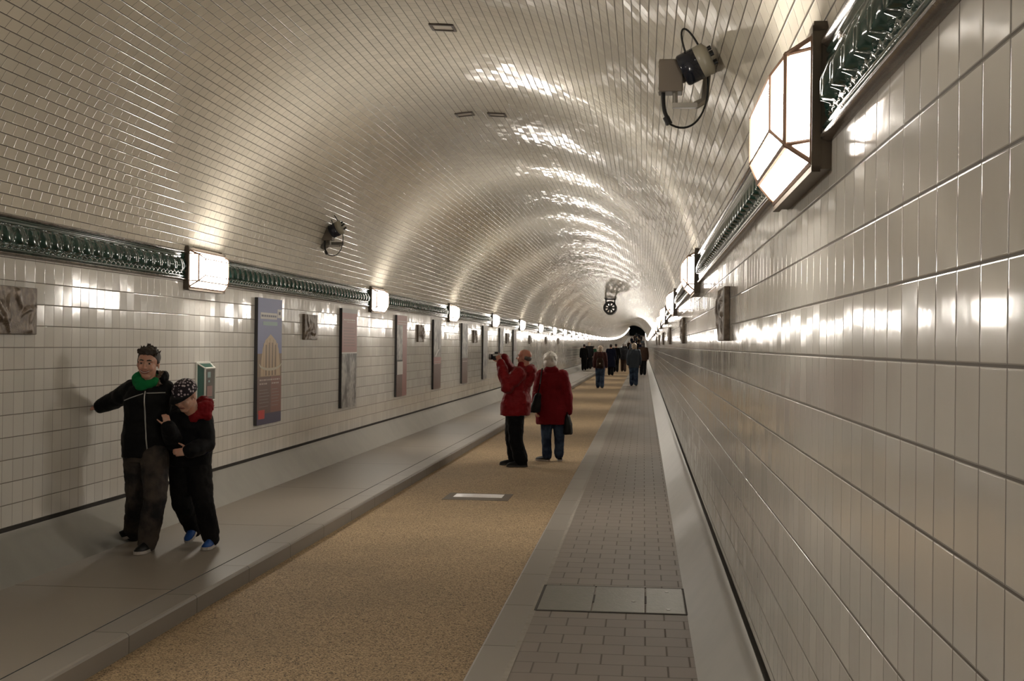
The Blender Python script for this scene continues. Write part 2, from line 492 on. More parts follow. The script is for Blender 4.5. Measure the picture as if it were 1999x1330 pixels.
# ------------------------------------------------------------------ bronze plaques
def plaque_mat():
    t = NT('brown_bronze_relief')
    n = t.noise(t.obc(), 22., 5)
    t.base(t.mix(t.mapr(n, .3, .7), (.075, .055, .04), (.17, .13, .095)), .38, .35)
    t.bump(t.noise(t.obc(), 70., 4), .6, .003)
    return t.m
M_PLQ = plaque_mat()
def plaque(x, sgn, s, z, seed, label, w=.64, h=.32):
    r = empty('relief_plaque', (x, s, z + zo(s)), label, 'plaque', 'bronze relief plaques on the %s wall' % ('right' if sgn > 0 else 'left'))
    bm = bmesh.new(); a, b = sorted((0, -sgn * .034)); bevel_box(bm, (a, -w / 2, -h / 2), (b, w / 2, h / 2), .004)
    obj('slab', bm, M_PLQ, r)
    rnd = random.Random(seed); bm = bmesh.new(); nx, nz = 44, 24
    strokes = []
    for _ in range(9):
        cx, cz = rnd.uniform(-.8, .8) * w / 2, rnd.uniform(-.75, .75) * h / 2
        ang = rnd.uniform(0, PI); strokes.append((cx, cz, math.cos(ang), math.sin(ang), rnd.uniform(.05, .15), rnd.uniform(.016, .035), rnd.uniform(.6, 1)))
    g = []
    for i in range(nx + 1):
        row = []
        for j in range(nz + 1):
            y = (i / nx - .5) * (w - .012); zz = (j / nz - .5) * (h - .012); d = 0
            for cx, cz, ca, sa, L, wd, am in strokes:
                dx, dz = y - cx, zz - cz; u = dx * ca + dz * sa; v = -dx * sa + dz * ca + .25 * u * u / L
                q = 1 - (u / L) ** 2 - (v / wd) ** 2
                if q > 0: d = max(d, am * math.sqrt(q))
            e = min(i, nx - i, j, nz - j)
            d = .024 * d + .006 * mnoise.noise(Vector((y * 18, zz * 18, seed)))
            if e == 0: d = 0
            row.append(bm.verts.new((-sgn * (.036 + max(0, d)), y, zz)))
        g.append(row)
    for i in range(nx):
        for j in range(nz):
            bm.faces.new((g[i][j], g[i + 1][j], g[i + 1][j + 1], g[i][j + 1]))
    obj('relief', bm, M_PLQ, r, True)
LPQ = [8.52, 16.48, 24.85, 33.0, 41.0, 49.2, 57.4, 65.7]
LLB = ['brown bronze relief plaque cut by the left picture edge, behind the taller boy',
       'brown bronze relief plaque between the blue poster and the red and grey poster',
       'small bronze relief plaque on left wall between third and fourth posters',
       'small bronze relief plaque on left wall between fifth and sixth posters',
       'small bronze relief plaque on left wall above the raised camera of the man in red',
       'tiny dark bronze plaque on left wall just past the last poster',
       'tiny dark plaque on left wall, seventh from the camera', 'tiny dark plaque on left wall, eighth from the camera']
for i, s in enumerate(LPQ): plaque(XL, -1, s, 1.77, 100 + i, LLB[i])
RPQ = [8.07, 16.4, 24.7, 33.0, 41.2, 49.5]
RLB = ['bronze relief plaque seen edge-on, nearest one on the right wall', 'narrow edge-on bronze plaque on the right wall, second from the camera',
       'thin dark edge-on plaque on right wall, third from the camera', 'thin dark edge-on plaque on right wall, fourth from the camera',
       'thin dark edge-on plaque on right wall, fifth from the camera', 'thin dark edge-on plaque on right wall, sixth from the camera']
for i, s in enumerate(RPQ): plaque(XR, 1, s, 1.775, 200 + i, RLB[i], .62, .315)

# ------------------------------------------------------------------ exhibition boards on the left wall
M_BOARD = plain('dark_board_edge', (.02, .018, .018), .5)
def col(name, c, rough=.4): return plain('print_' + name, c, rough, 0, .4)
M_BLUE = col('blue', (.13, .15, .31)); M_NAVY = col('navy', (.04, .035, .085)); M_RUST = col('rust', (.19, .075, .055)); M_RUST2 = col('dark_rust', (.11, .055, .045))
M_PINK = col('dusty_red', (.27, .11, .10)); M_WHT = col('white', (.50, .48, .46)); M_TEAL = col('teal', (.20, .30, .30)); M_RED = col('red', (.45, .025, .02))
M_TAN = col('tan', (.42, .30, .18)); M_TAN2 = col('brown', (.16, .10, .055)); M_TXT = col('pale_text', (.42, .34, .30)); M_GREY = col('grey', (.22, .205, .19)); M_CREAM = col('cream', (.42, .38, .28))
def photo_mat(name, seed):
    t = NT(name); o = t.obc()
    mp = t.new('ShaderNodeMapping'); t.l.new(o, mp.inputs[0]); mp.inputs['Location'].default_value = (seed, seed * 1.7, seed * .3)
    a = t.noise(mp.outputs[0], 4., 5, .6)
    v = t.new('ShaderNodeTexVoronoi'); t.l.new(mp.outputs[0], v.inputs['Vector']); v.inputs['Scale'].default_value = 14
    f = t.math('MULTIPLY', t.mapr(a, .32, .66), t.math('ADD', t.math('MULTIPLY', v.outputs['Distance'], .9), .45))
    t.base(t.mix(f, (.045, .04, .038), (.38, .36, .34)), .4)
    return t.m
ZP0, ZP1, PWD = .665, 2.062, .96
def board(s, label, items):
    """items: (part name, y0, y1, z0, z1 as fractions of the face, material, height of the layer in mm)"""
    r = empty('exhibition_poster', (XL, s, (ZP0 + ZP1) / 2 + zo(s)), label, 'poster', 'exhibition posters on the left wall')
    H = ZP1 - ZP0; bm = bmesh.new(); bevel_box(bm, (.002, -PWD / 2, -H / 2), (.040, PWD / 2, H / 2), .002, 1)
    obj('board', bm, M_BOARD, r)
    for it in items:
        nm, mat, lift, rects = it
        bm = bmesh.new()
        for q in rects:
            if len(q) == 4 and not isinstance(q[0], tuple):
                y0, y1, z0, z1 = q
                box(bm, (.039, -PWD / 2 + y0 * PWD, -H / 2 + z0 * H), (.040 + lift * .0006, -PWD / 2 + y1 * PWD, -H / 2 + z1 * H))
            else:
                x0, x1 = .039, .040 + lift * .0006
                A = [bm.verts.new((x0, -PWD / 2 + y * PWD, -H / 2 + z * H)) for y, z in q]; B = [bm.verts.new((x1, -PWD / 2 + y * PWD, -H / 2 + z * H)) for y, z in q]
                bm.faces.new(A); bm.faces.new(B[::-1])
                for k in range(len(q)): bm.faces.new((A[k], A[(k + 1) % len(q)], B[(k + 1) % len(q)], B[k]))
        obj(nm, bm, mat, r)
def lines(y0, y1, zs, th=.008, rag=0): 
    rr = random.Random(int(zs[0] * 1000)); return [(y0, y1 - rag * rr.random(), z, z + th) for z in zs]
def dashes(y0, y1, z, th=.012):
    rr = random.Random(int(z * 1000)); out = []; y = y0
    while y < y1 - .03:
        w = rr.uniform(.04, .1); out.append((y, min(y + w, y1), z, z + th)); y += w + .02
    return out
# blue board with the arched brick facade
arch = [(.20, .44), (.24, .56), (.30, .645), (.40, .685), (.52, .70), (.64, .685), (.76, .645), (.84, .56), (.88, .44)]
outer = [(.12, .38), (.14, .50), (.20, .60), (.30, .665), (.52, .715), (.74, .665), (.86, .60), (.92, .50), (.94, .38)]
pill = []
for cxx in (.27, .40, .53, .66, .79):
    hh = .70 - .55 * (cxx - .53) ** 2 - .02
    pill.append((cxx - .035, cxx + .035, .385, hh))
dark = []
for cxx in (.335, .465, .595, .725):
    hh = .68 - .5 * (cxx - .53) ** 2 - .03
    dark.append((cxx - .03, cxx + .03, .385, hh))
ringp = []
for k in range(17):
    a = PI + PI * k / 16; ringp.append((.52 + .44 * math.cos(a), .48 + .035 * math.sin(a)))
for k in range(17):
    a = 2 * PI - PI * k / 16; ringp.append((.52 + .47 * math.cos(a), .478 + .055 * math.sin(a)))
board(14.6, 'tall blue poster with a tan arched building and a red square at its foot', [
    ('sky_print', M_BLUE, 1, [(0, 1, .56, 1)]), ('facade_print', M_TAN2, 1.5, [(0, 1, .375, .56)]),
    ('arch_print', M_TAN, 2, [outer]), ('arch_shadow_print', M_TAN2, 3, dark), ('pillar_print', M_TAN, 4, pill), ('ring_print', M_CREAM, 5, [ringp]),
    ('lower_print', M_RUST2, 1, [(0, .55, .085, .375)]), ('lower_red_print', M_RUST, 1, [(.55, 1, .085, .375)]),
    ('foot_band', M_NAVY, 1, [(0, 1, 0, .085)]), ('red_square', M_RED, 3, [(.05, .30, .045, .115)]),
    ('title_strip', M_WHT, 3, [(.10, .78, .835, .885)]), ('title_marks', M_NAVY, 4, dashes(.13, .75, .852, .016)), ('subtitle_strip', M_TEAL, 3, [(.20, .80, .785, .815)]),
    ('corner_badge', M_WHT, 3, [(.80, .98, .85, .92)]), ('badge_mark', M_NAVY, 4, [(.85, .93, .875, .90)]),
    ('heading_rows', M_TXT, 3, dashes(.08, .92, .345) + dashes(.08, .40, .315) + dashes(.58, .92, .315)),
    ('text_rows', M_GREY, 2, lines(.08, .50, [.27, .245, .22, .195, .17, .14], .004, .1) + lines(.58, .92, [.27, .245, .22, .195, .17, .14], .004, .1))])
board(18.66, 'poster with a dusty red upper half and a grey street photograph below', [
    ('head_strip', M_GREY, 1, [(0, 1, .955, 1)]), ('red_print', M_PINK, 1, [(0, 1, .555, .955)]), ('heading_rows', M_TXT, 2, dashes(.1, .9, .88) + dashes(.3, .9, .86, .006)),
    ('text_rows', M_RUST2, 2, lines(.1, .9, [.80, .77, .74, .71, .68, .65, .62], .005, .15)), ('white_rule', M_WHT, 2, [(0, 1, .545, .557)]),
    ('street_photo', photo_mat('grey_street_photo', 3.1), 1, [(0, 1, 0, .545)])])
board(22.8, 'poster with a grey photograph on the left and dusty red on the right side', [
    ('grey_photo', photo_mat('grey_face_photo', 7.7), 1, [(0, .55, .45, 1)]), ('red_print', M_PINK, 1, [(.55, 1, 0, 1)]), ('top_print', M_PINK, 2, [(0, 1, .88, 1)]),
    ('heading_rows', M_TXT, 3, dashes(.1, .95, .92) + dashes(.1, .95, .89)), ('white_panel', M_WHT, 2, [(.06, .60, .27, .43)]), ('lower_print', M_RUST2, 1, [(0, .55, 0, .27)])])
board(26.8, 'poster with a pale grey upper photograph and dusty red lower half, fourth from the camera', [
    ('grey_photo', photo_mat('pale_grey_photo', 11.), 1, [(0, 1, .46, 1)]), ('white_stroke', M_WHT, 2, [[(.15, .47), (.30, .47), (.75, .57), (.60, .57)]]),
    ('red_print', M_PINK, 1, [(0, 1, .37, .46)]), ('lower_print', M_RUST2, 1, [(0, 1, 0, .37)]), ('heading_rows', M_TXT, 3, dashes(.1, .9, .39) + dashes(.1, .9, .36))])
names = ['grey and brown poster, fifth from the camera, seen steeply on the left wall', 'narrow grey poster, sixth from the camera, left of the man in red',
         'narrow poster above the raised camera of the man in red', 'narrow poster on the left wall directly behind the head of the man in red']
for i, s in enumerate((31.0, 35.05, 39.1, 43.2)):
    board(s, names[i], [('grey_photo', photo_mat('steep_photo', 17. + i * 5), 1, [(0, 1, .42, 1)] if i % 2 == 0 else [(0, 1, 0, .5)]),
                        ('plain_print', M_RUST2 if i != 1 else M_GREY, 1, [(0, 1, 0, .42)] if i % 2 == 0 else [(0, 1, .5, 1)]),
                        ('heading_rows', M_TXT, 2, dashes(.1, .9, .36 if i % 2 == 0 else .92))])

# ------------------------------------------------------------------ green emergency box
r = empty('emergency_box', (XL, 12.42, 1.17), 'green and white emergency cabinet on the left wall behind the smaller boy', 'cabinet')
M_GRN = plain('green_enamel', (.010, .065, .048), .3); M_WFR = plain('white_enamel', (.55, .54, .50), .35); M_SMOKE = plain('grey_smoked_pane', (.12, .115, .11), .12)
bm = bmesh.new(); bevel_box(bm, (0, -.21, -.20), (.02, .19, .21), .006); obj('back_panel', bm, M_WFR, r)
bm = bmesh.new()
A = [(-.195, -.185), (.175, -.185), (.175, .195), (-.195, .195)]; B = [(-.135, -.16), (.155, -.16), (.155, .15), (-.135, .15)]
va = [bm.verts.new((.018, y, z)) for y, z in A]; vb = [bm.verts.new((.072, y, z)) for y, z in B]
for k in range(4): bm.faces.new((va[k], va[(k + 1) % 4], vb[(k + 1) % 4], vb[k]))
bm.faces.new(vb); bm.faces.new(va[::-1])
obj('housing', bm, M_GRN, r)
bm = bmesh.new()
for k in range(4):
    y0, z0 = B[k]; y1, z1 = B[(k + 1) % 4]; tube(bm, [(.073, y0, z0), (.073, y1, z1)], .010, 8); ya, za = A[k]; tube(bm, [(.02, ya, za), (.073, y0, z0)], .008, 8)
obj('white_frame', bm, M_WFR, r)
bm = bmesh.new(); box(bm, (.071, -.122, -.148), (.076, .143, .138)); fr = obj('front_pane', bm, M_SMOKE, r)
bm = bmesh.new(); box(bm, (.0755, -.07, .06), (.0775, .02, .115)); box(bm, (.0755, -.05, .015), (.0775, .0, .035)); obj('pale_sticker', bm, M_TEAL, fr)
bm = bmesh.new(); box(bm, (.0755, -.08, -.12), (.0775, .07, -.02)); obj('red_sticker', bm, plain('faded_red', (.22, .12, .11), .5), fr)

# ------------------------------------------------------------------ floor covers
M_COVER = plain('worn_steel_cover', (.115, .11, .09), .45, .2, .5, .002, 50, .25)
r = empty('access_cover', ((XKR2 + XSR) / 2 + .01, 8.32, .001), 'wide grey access cover with slots across the right footway', 'access cover')
hw = (XSR - XKR2) / 2 - .02
bm = bmesh.new()
for a, b in ((-hw, -.12), (-.112, .20), (.208, hw)): bevel_box(bm, (a, -.405, -.02), (b, .405, .004), .002, 1)
obj('plate', bm, M_COVER, r)
bm = bmesh.new()
for (x0, x1, y0, y1) in ((-hw - .018, hw + .018, -.425, -.408), (-hw - .018, hw + .018, .408, .425), (-hw - .018, -hw - .004, -.425, .425), (hw + .004, hw + .018, -.425, .425)): box(bm, (x0, y0, -.02), (x1, y1, .003))
obj('frame', bm, M_SEAM, r)
for x in (-.115, .205):
    bm = bmesh.new(); box(bm, (x - .006, -.13, .003), (x + .006, .11, .0055)); obj('slot', bm, M_SEAM, r)
for x, y in ((.13, -.08), (.34, -.30), (.34, .28)):
    bm = bmesh.new(); tube(bm, [(x, y, .003), (x, y, .007)], .013, 10); obj('bolt', bm, M_STEEL, r)
r = empty('drain_cover', (-1.80, 14.62, ZR + .004), 'small rectangular steel drain cover set in the tan roadway', 'drain cover')
bm = bmesh.new(); box(bm, (-.36, -.33, -.02), (.36, .33, .003)); obj('frame', bm, plain('rusty_frame', (.10, .075, .05), .6, .2), r)
bm = bmesh.new()
for i in range(6): bevel_box(bm, (-.27, -.10 + i * .055, .0), (.27, -.055 + i * .055, .008), .002, 1)
obj('grate', bm, plain('bright_worn_steel', (.55, .52, .52), .3, .8), r)

# ------------------------------------------------------------------ small flush panels in the vault
def vault_frame(x, s):
    z = ZCV + math.sqrt(RV ** 2 - (x - XM) ** 2)
    n = Vector((XM - x, 0, ZCV - z)).normalized()
    yv = Vector((0, 1, 0)); xv = yv.cross(n)
    return Matrix.Translation(Vector((x, s, z))) @ Matrix((xv, yv, n)).transposed().to_4x4()
M_PANEL = plain('pale_panel', (.40, .36, .30), .35); M_PFR = plain('dark_panel_frame', (.06, .045, .035), .5)
for x, s, lb in ((-1.73, 11.2, 'small square ceiling panel with dark frame nearest the camera, at the top edge'),
                 (-2.11, 15.4, 'left one of the two small framed ceiling panels side by side'), (-1.74, 15.5, 'right one of the two small framed ceiling panels side by side')):
    r = empty('ceiling_panel', (0, 0, 0), lb, 'ceiling panel', 'framed ceiling panels'); r.matrix_world = vault_frame(x, s)
    bm = bmesh.new(); q = .095
    for (x0, x1, y0, y1) in ((-q, q, -q - .02, -q + .012), (-q, q, q - .012, q + .02), (-q - .01, -q + .012, -q - .02, q + .02), (q - .012, q + .01, -q - .02, q + .02)): box(bm, (x0, y0, -.01), (x1, y1, .014))
    obj('frame', bm, M_PFR, r)
    bm = bmesh.new(); box(bm, (-q + .012, -q + .012, -.01), (q - .012, q - .012, .006)); obj('cover', bm, M_PANEL, r)

# ------------------------------------------------------------------ security cameras on the vault
def cctv(c, base, label, sc=1.0, sgn=1):
    """c: middle of the gear; base: where it is fixed to the vault"""
    r = empty('security_camera', c, label, 'camera', 'security cameras on the vault')
    b = Vector(base) - Vector(c)
    def v(x, y, z): return Vector((x * sgn * sc, y * sc, z * sc))
    Mx = Matrix.Rotation(R(0), 3, 'Z')
    bm = bmesh.new(); bevel_box(bm, (-.15 * sc, -.07 * sc, -.085 * sc), (-.02 * sc, .07 * sc, .09 * sc), .006 * sc, 2, Matrix.Scale(sgn, 4, (1, 0, 0)) if sgn < 0 else None)
    jb = obj('junction_box', bm, M_GBOX, r)
    bm = bmesh.new()
    for y in (-.055, .055):
        for z in (-.07, .075): cyl(bm, v(-.152, y, z), v(-.145, y, z), .006 * sc, 8)
    obj('screw', bm, M_STEEL, jb)
    ax = Vector((.28, -.25, .62)); ax.x *= sgn; ax.normalize()
    p0 = v(-.005, -.03, .02); 
    side = Vector((.88 * sgn, -.15, .43)).normalized()
    bm = bmesh.new(); A = v(.0, -.09, .03); tube(bm, [A - side * .03 * sc, A - side * .02 * sc, A + side * .07 * sc], [.08 * sc, .088 * sc, .088 * sc], 28); obj('lens_hood', bm, M_BLACKG, r, True)
    bm = bmesh.new(); tube(bm, [A + side * .07 * sc, A + side * .125 * sc, A + side * .14 * sc], [.088 * sc, .088 * sc, .06 * sc], 28); obj('housing', bm, M_BEIGE, r, True)
    bm = bmesh.new()
    for k in range(5):
        a = k * 1.25; u, w = frame_at(side); q = A + side * .142 * sc + (u * math.cos(a) + w * math.sin(a)) * .045 * sc; tube(bm, [q, q + side * .02 * sc], .012 * sc, 8)
    obj('connector', bm, M_DARK, r)
    bm = bmesh.new()
    tube(bm, [v(-.06, 0, -.085), v(-.06, 0, -.15)], .014 * sc, 8); box(bm, *[tuple(q) for q in sort2(v(-.075, -.025, -.165), v(.06, .025, -.14))])
    tube(bm, [v(.05, 0, -.152), v(.10, .02, -.12), b * .9], .022 * sc, 8); tube(bm, [v(-.02, 0, .0), b], .03 * sc, 8)
    obj('bracket', bm, M_STEEL, r)
    bm = bmesh.new(); u, w = frame_at(b); n = b.normalized(); tube(bm, [b - n * .03, b + n * .012], .075 * sc, 20); obj('mounting_plate', bm, M_STEEL, r)
    bm = bmesh.new()
    tube(bm, bez(v(-.125, -.02, -.085), v(-.125, -.03, -.20), v(-.11, -.04, -.20), v(-.10, -.04, -.235), 8), .011 * sc, 8)
    tube(bm, [v(-.11, -.04, -.22), v(-.09, -.04, -.26)], .018 * sc, 8)
    tube(bm, bez(v(-.10, -.04, -.25), v(.02, -.04, -.34), v(.14, -.04, -.22), v(.11, -.05, .02), 16), .006 * sc, 6)
    tube(bm, bez(A + v(-.01, 0, .09), v(-.06, -.09, .26), v(-.02, -.09, .30), A + side * .1 * sc + v(-.03, 0, .08), 14), .006 * sc, 6)
    obj('cable', bm, M_DARK, r)
    return r
def sort2(a, b):
    return Vector((min(a.x, b.x), min(a.y, b.y), min(a.z, b.z))), Vector((max(a.x, b.x), max(a.y, b.y), max(a.z, b.z)))
def vz(x): return ZCV + math.sqrt(RV ** 2 - (x - XM) ** 2)
cc = P(1340, 152, 6.15)
cctv(cc, (.30, 6.35, vz(.30)), 'large security camera with black hood and looping cable on the right of the vault', .84, 1)
cc = P(654, 457, 16.5)
cctv(cc, (-4.07, 16.6, vz(-4.07)), 'small security camera with hanging cable on the left side of the vault', 1.0, 1)

# ------------------------------------------------------------------ jet fan under the crown
M_FAN = plain('black_fan_casing', (.012, .012, .012), .45)
fs = 76.0; fc = P(1191.5, 602, fs)
r = empty('jet_fan', fc, 'round black ventilation fan with spokes hanging under the far vault', 'ventilation fan')
bm = bmesh.new(); n = 40
def ringt(bm, y0, y1, ro, ri):
    rr = []
    for y, q in ((y0, ri), (y0, ro), (y1, ro), (y1, ri)): rr.append([bm.verts.new((q * math.cos(2 * PI * k / n), y, q * math.sin(2 * PI * k / n))) for k in range(n)])
    for i in range(4):
        A, B = rr[i], rr[(i + 1) % 4]
        for k in range(n): bm.faces.new((A[k], A[(k + 1) % n], B[(k + 1) % n], B[k]))
ringt(bm, -.9, .9, .355, .335); ringt(bm, -.92, -.86, .375, .262); ringt(bm, .86, .92, .372, .30)
obj('casing', bm, M_FAN, r, False)
bm = bmesh.new(); tube(bm, [(0, -.86, 0), (0, -.80, 0), (0, -.3, 0)], [.10, .13, .13], 24); obj('hub', bm, M_FAN, r)
for k in range(8):
    a = 2 * PI * (k + .0) / 8
    bm = bmesh.new(); M = Matrix.Rotation(a, 4, 'Y')
    va = [Vector((.06, -.88, -.03)), Vector((.06, -.88, .03)), Vector((.34, -.88, .055)), Vector((.34, -.88, -.055))]
    A = [bm.verts.new(M @ q) for q in va]; B = [bm.verts.new(M @ (q + Vector((0, .05, 0)))) for q in va]
    bm.faces.new(A); bm.faces.new(B[::-1])
    for i in range(4): bm.faces.new((A[i], A[(i + 1) % 4], B[(i + 1) % 4], B[i]))
    obj('spoke', bm, M_FAN, r)
up = vz(fc.x) - fc.z
bm = bmesh.new()
for y in (-.5, .5):
    for x in (-.25, .25): tube(bm, [(x, y, .2), (x, y, up - .005)], .025, 8)
    box(bm, (-.33, y - .04, up - .07), (.33, y + .04, up - .03))
obj('hanger', bm, M_FAN, r)
# ------------------------------------------------------------------ people
def cloth(name, c, rough=.8, bump=.006, var=.15, sheen=.03, sc=9.):
    t = NT(name); o = t.obc()
    n = t.noise(o, sc, 3, .5); f = t.noise(o, 240., 2)
    t.base(t.mix(n, tuple(x * (1 - var) for x in c), tuple(min(1, x * (1 + var)) for x in c)), rough, 0., .13)
    t.b.inputs['Sheen Weight'].default_value = sheen
    t.bump(t.math('ADD', n, t.math('MULTIPLY', f, .06)), .7, bump)
    return t.m
def skin_mat(name, c):
    t = NT(name); n = t.noise(t.obc(), 25., 3)
    t.base(t.mix(t.mapr(n, .35, .65), c, (c[0] * 1.05, c[1] * .86, c[2] * .82)), .5, 0., .4)
    t.b.inputs['Subsurface Weight'].default_value = .08; t.b.inputs['Subsurface Radius'].default_value = (.01, .004, .002)
    return t.m
def hair_mat(name, c):
    t = NT(name); o = t.obc()
    mp = t.new('ShaderNodeMapping'); t.l.new(o, mp.inputs[0]); mp.inputs['Scale'].default_value = (1, 1, .18)
    n = t.noise(mp.outputs[0], 120., 3)
    t.base(t.mix(n, tuple(x * .6 for x in c), tuple(min(1, x * 1.35) for x in c)), .5, 0., .4); t.bump(n, .8, .003)
    return t.m
def dots_mat():
    t = NT('black_dotted_cotton'); v = t.new('ShaderNodeTexVoronoi'); t.l.new(t.obc(), v.inputs['Vector']); v.inputs['Scale'].default_value = 46
    v.inputs['Randomness'].default_value = .55
    g = t.new('ShaderNodeSeparateColor'); t.l.new(v.outputs['Color'], g.inputs[0])
    m = t.math('MULTIPLY', t.mapr(v.outputs['Distance'], .36, .44, 1., 0.), t.mapr(g.outputs[0], .12, .2))
    t.base(t.mix(m, (.014, .010, .016), (.46, .40, .44)), .8, 0., .3)
    return t.m
def jeans_mat(name, c, fade):
    t = NT(name); o = t.obc(); n = t.noise(o, 5., 4); w = t.noise(o, 16., 3)
    t.base(t.mix(t.mapr(n, .35, .65), c, fade), .85, 0., .15); t.bump(w, .8, .008)
    return t.m
SKIN = skin_mat('fair_skin', (.50, .31, .235)); SKIN2 = skin_mat('ruddy_skin', (.40, .19, .135))
M_LIP = plain('lip', (.26, .09, .075), .4); M_TEETH = plain('teeth', (.55, .50, .44), .3)
M_EYEW = plain('eye_white', (.5, .48, .45), .2); M_IRIS = plain('dark_iris', (.015, .01, .008), .1)

class Blob:
    def __init__(s): s.bm = bmesh.new()
    def ell(s, c, r, Rm=None, sub=3): ell(s.bm, c, r, Rm, sub)
    def tube(s, pts, rads, n=14):
        tube(s.bm, pts, rads, n)
        if not isinstance(rads, (list, tuple)): rads = [rads] * len(pts)
        for p, r in zip(pts, rads): ell(s.bm, p, (r, r, r), None, 2)
    def loft(s, secs, n=24, power=2.0): loft(s.bm, secs, n, power)
    def bake(s, name, mats, parent, voxel=.008, it=3, disp=0., dsc=.12, fac=.5):
        o = obj('tmp', s.bm, [])
        m = o.modifiers.new('r', 'REMESH'); m.mode = 'VOXEL'; m.voxel_size = voxel; m.use_smooth_shade = True
        if it:
            m = o.modifiers.new('s', 'SMOOTH'); m.iterations = it; m.factor = fac
        if disp:
            tx = bpy.data.textures.new('folds', 'CLOUDS'); tx.noise_scale = dsc; tx.noise_depth = 2
            m = o.modifiers.new('d', 'DISPLACE'); m.texture = tx; m.strength = disp; m.mid_level = .5
            m.texture_coords = 'LOCAL'
        bpy.context.view_layer.update()
        me = bpy.data.meshes.new_from_object(o.evaluated_get(bpy.context.evaluated_depsgraph_get()))
        me.name = name; bpy.data.objects.remove(o)
        me.materials.clear()
        for q in (mats if isinstance(mats, (list, tuple)) else [mats]): me.materials.append(q)
        me.polygons.foreach_set('use_smooth', [True] * len(me.polygons))
        n = bpy.data.objects.new(name, me); C.objects.link(n); n.parent = parent
        return n

def rot_to(f, up):
    """matrix whose -Y axis looks along f"""
    f = Vector(f).normalized(); y = -f; x = y.cross(Vector(up)).normalized(); z = x.cross(y).normalized()
    return Matrix((x, y, z)).transposed()
def add_head(B, c, h, Rm, nose=1.):
    def q(x, y, z): return Vector(c) + Rm @ (Vector((x, y, z)) * h)
    def e(p, r): B.ell(q(*p), [k * h for k in r], Rm)
    e((0, .06, .14), (.335, .42, .36)); e((0, -.09, -.10), (.285, .29, .36)); e((0, -.19, -.37), (.15, .15, .12))
    e((0, .10, -.18), (.26, .26, .25))
    B.tube([q(0, -.37, .05), q(0, -.42, -.04), q(0, -.455 * nose, -.11)], [.028 * h, .036 * h, .052 * h], 10)
    for s in (-1, 1):
        e((s * .15, -.315, .115), (.12, .05, .04)); e((s * .15, -.27, -.12), (.11, .10, .10)); e((s * .345, .05, -.03), (.03, .085, .12))
        e((s * .045, -.405, -.125), (.035, .04, .03))
    e((0, -.365, -.225), (.10, .035, .022)); e((0, -.355, -.27), (.085, .035, .025))
    B.tube([q(0, .12, -.2), q(0, .14, -.55)], [.24 * h, .26 * h], 16)
    return q
def paint_face(o, root, q, h):
    me = o.data; loc = root.location
    inv = [q(0, -.385, -.235) - loc, q(0, -.375, -.27) - loc]
    for p in me.polygons:
        for c in inv:
            d = p.center - c
            if abs(d.z) < .022 * h and d.length < .115 * h: p.material_index = 1
def add_hand(B, w, d, n, side, L=.17, curl=.5, spread=.12, thumb=.5):
    """w wrist, d direction of the fingers, n palm normal, side = direction of the thumb"""
    w = Vector(w); d = Vector(d).normalized(); n = (Vector(n) - d * Vector(n).dot(d)).normalized(); t = Vector(side); t = (t - d * t.dot(d) - n * t.dot(n)).normalized()
    B.loft([(w - d * .02 * L, t * .15 * L, n * .11 * L), (w + d * .12 * L, t * .19 * L, n * .10 * L), (w + d * .32 * L, t * .225 * L, n * .085 * L), (w + d * .48 * L, t * .225 * L, n * .07 * L), (w + d * .53 * L, t * .19 * L, n * .05 * L)], 16, 2.5)
    for k, (off, ln) in enumerate(((.165, .44), (.055, .49), (-.055, .46), (-.165, .36))):
        p = w + d * (.50 if k < 3 else .46) * L + t * off * L; a = curl * .55; dirv = d + t * off * spread; pts = [p - d * .06 * L, p]
        for j, fr in enumerate((.45, .31, .24)):
            dv = (dirv * math.cos(a) + n * math.sin(a)).normalized(); p = p + dv * ln * fr * L; pts.append(p); a += curl * (1.0 + .12 * k)
        B.tube(pts, [.056 * L, .056 * L, .052 * L, .047 * L, .040 * L], 8)
    p = w + d * .10 * L + t * .15 * L; pts = [p]
    dv = (d * .72 + t * .75 + n * .15).normalized()
    for j, fr in enumerate((.22, .20, .16)):
        p = p + dv * fr * L; pts.append(p); dv = (dv + (n * .5 - t * .55) * thumb * .6).normalized()
    B.tube(pts, [.085 * L, .068 * L, .058 * L, .046 * L], 8)
def limb(B, a, b, c, r0, r1, r2, n=14):
    a, b, c = Vector(a), Vector(b), Vector(c)
    m0 = a.lerp(b, .5); m1 = b.lerp(c, .45)
    B.tube([a, m0, b, m1, c], [r0, (r0 * .55 + r1 * .55), r1, r1 * 1.04, r2], n)
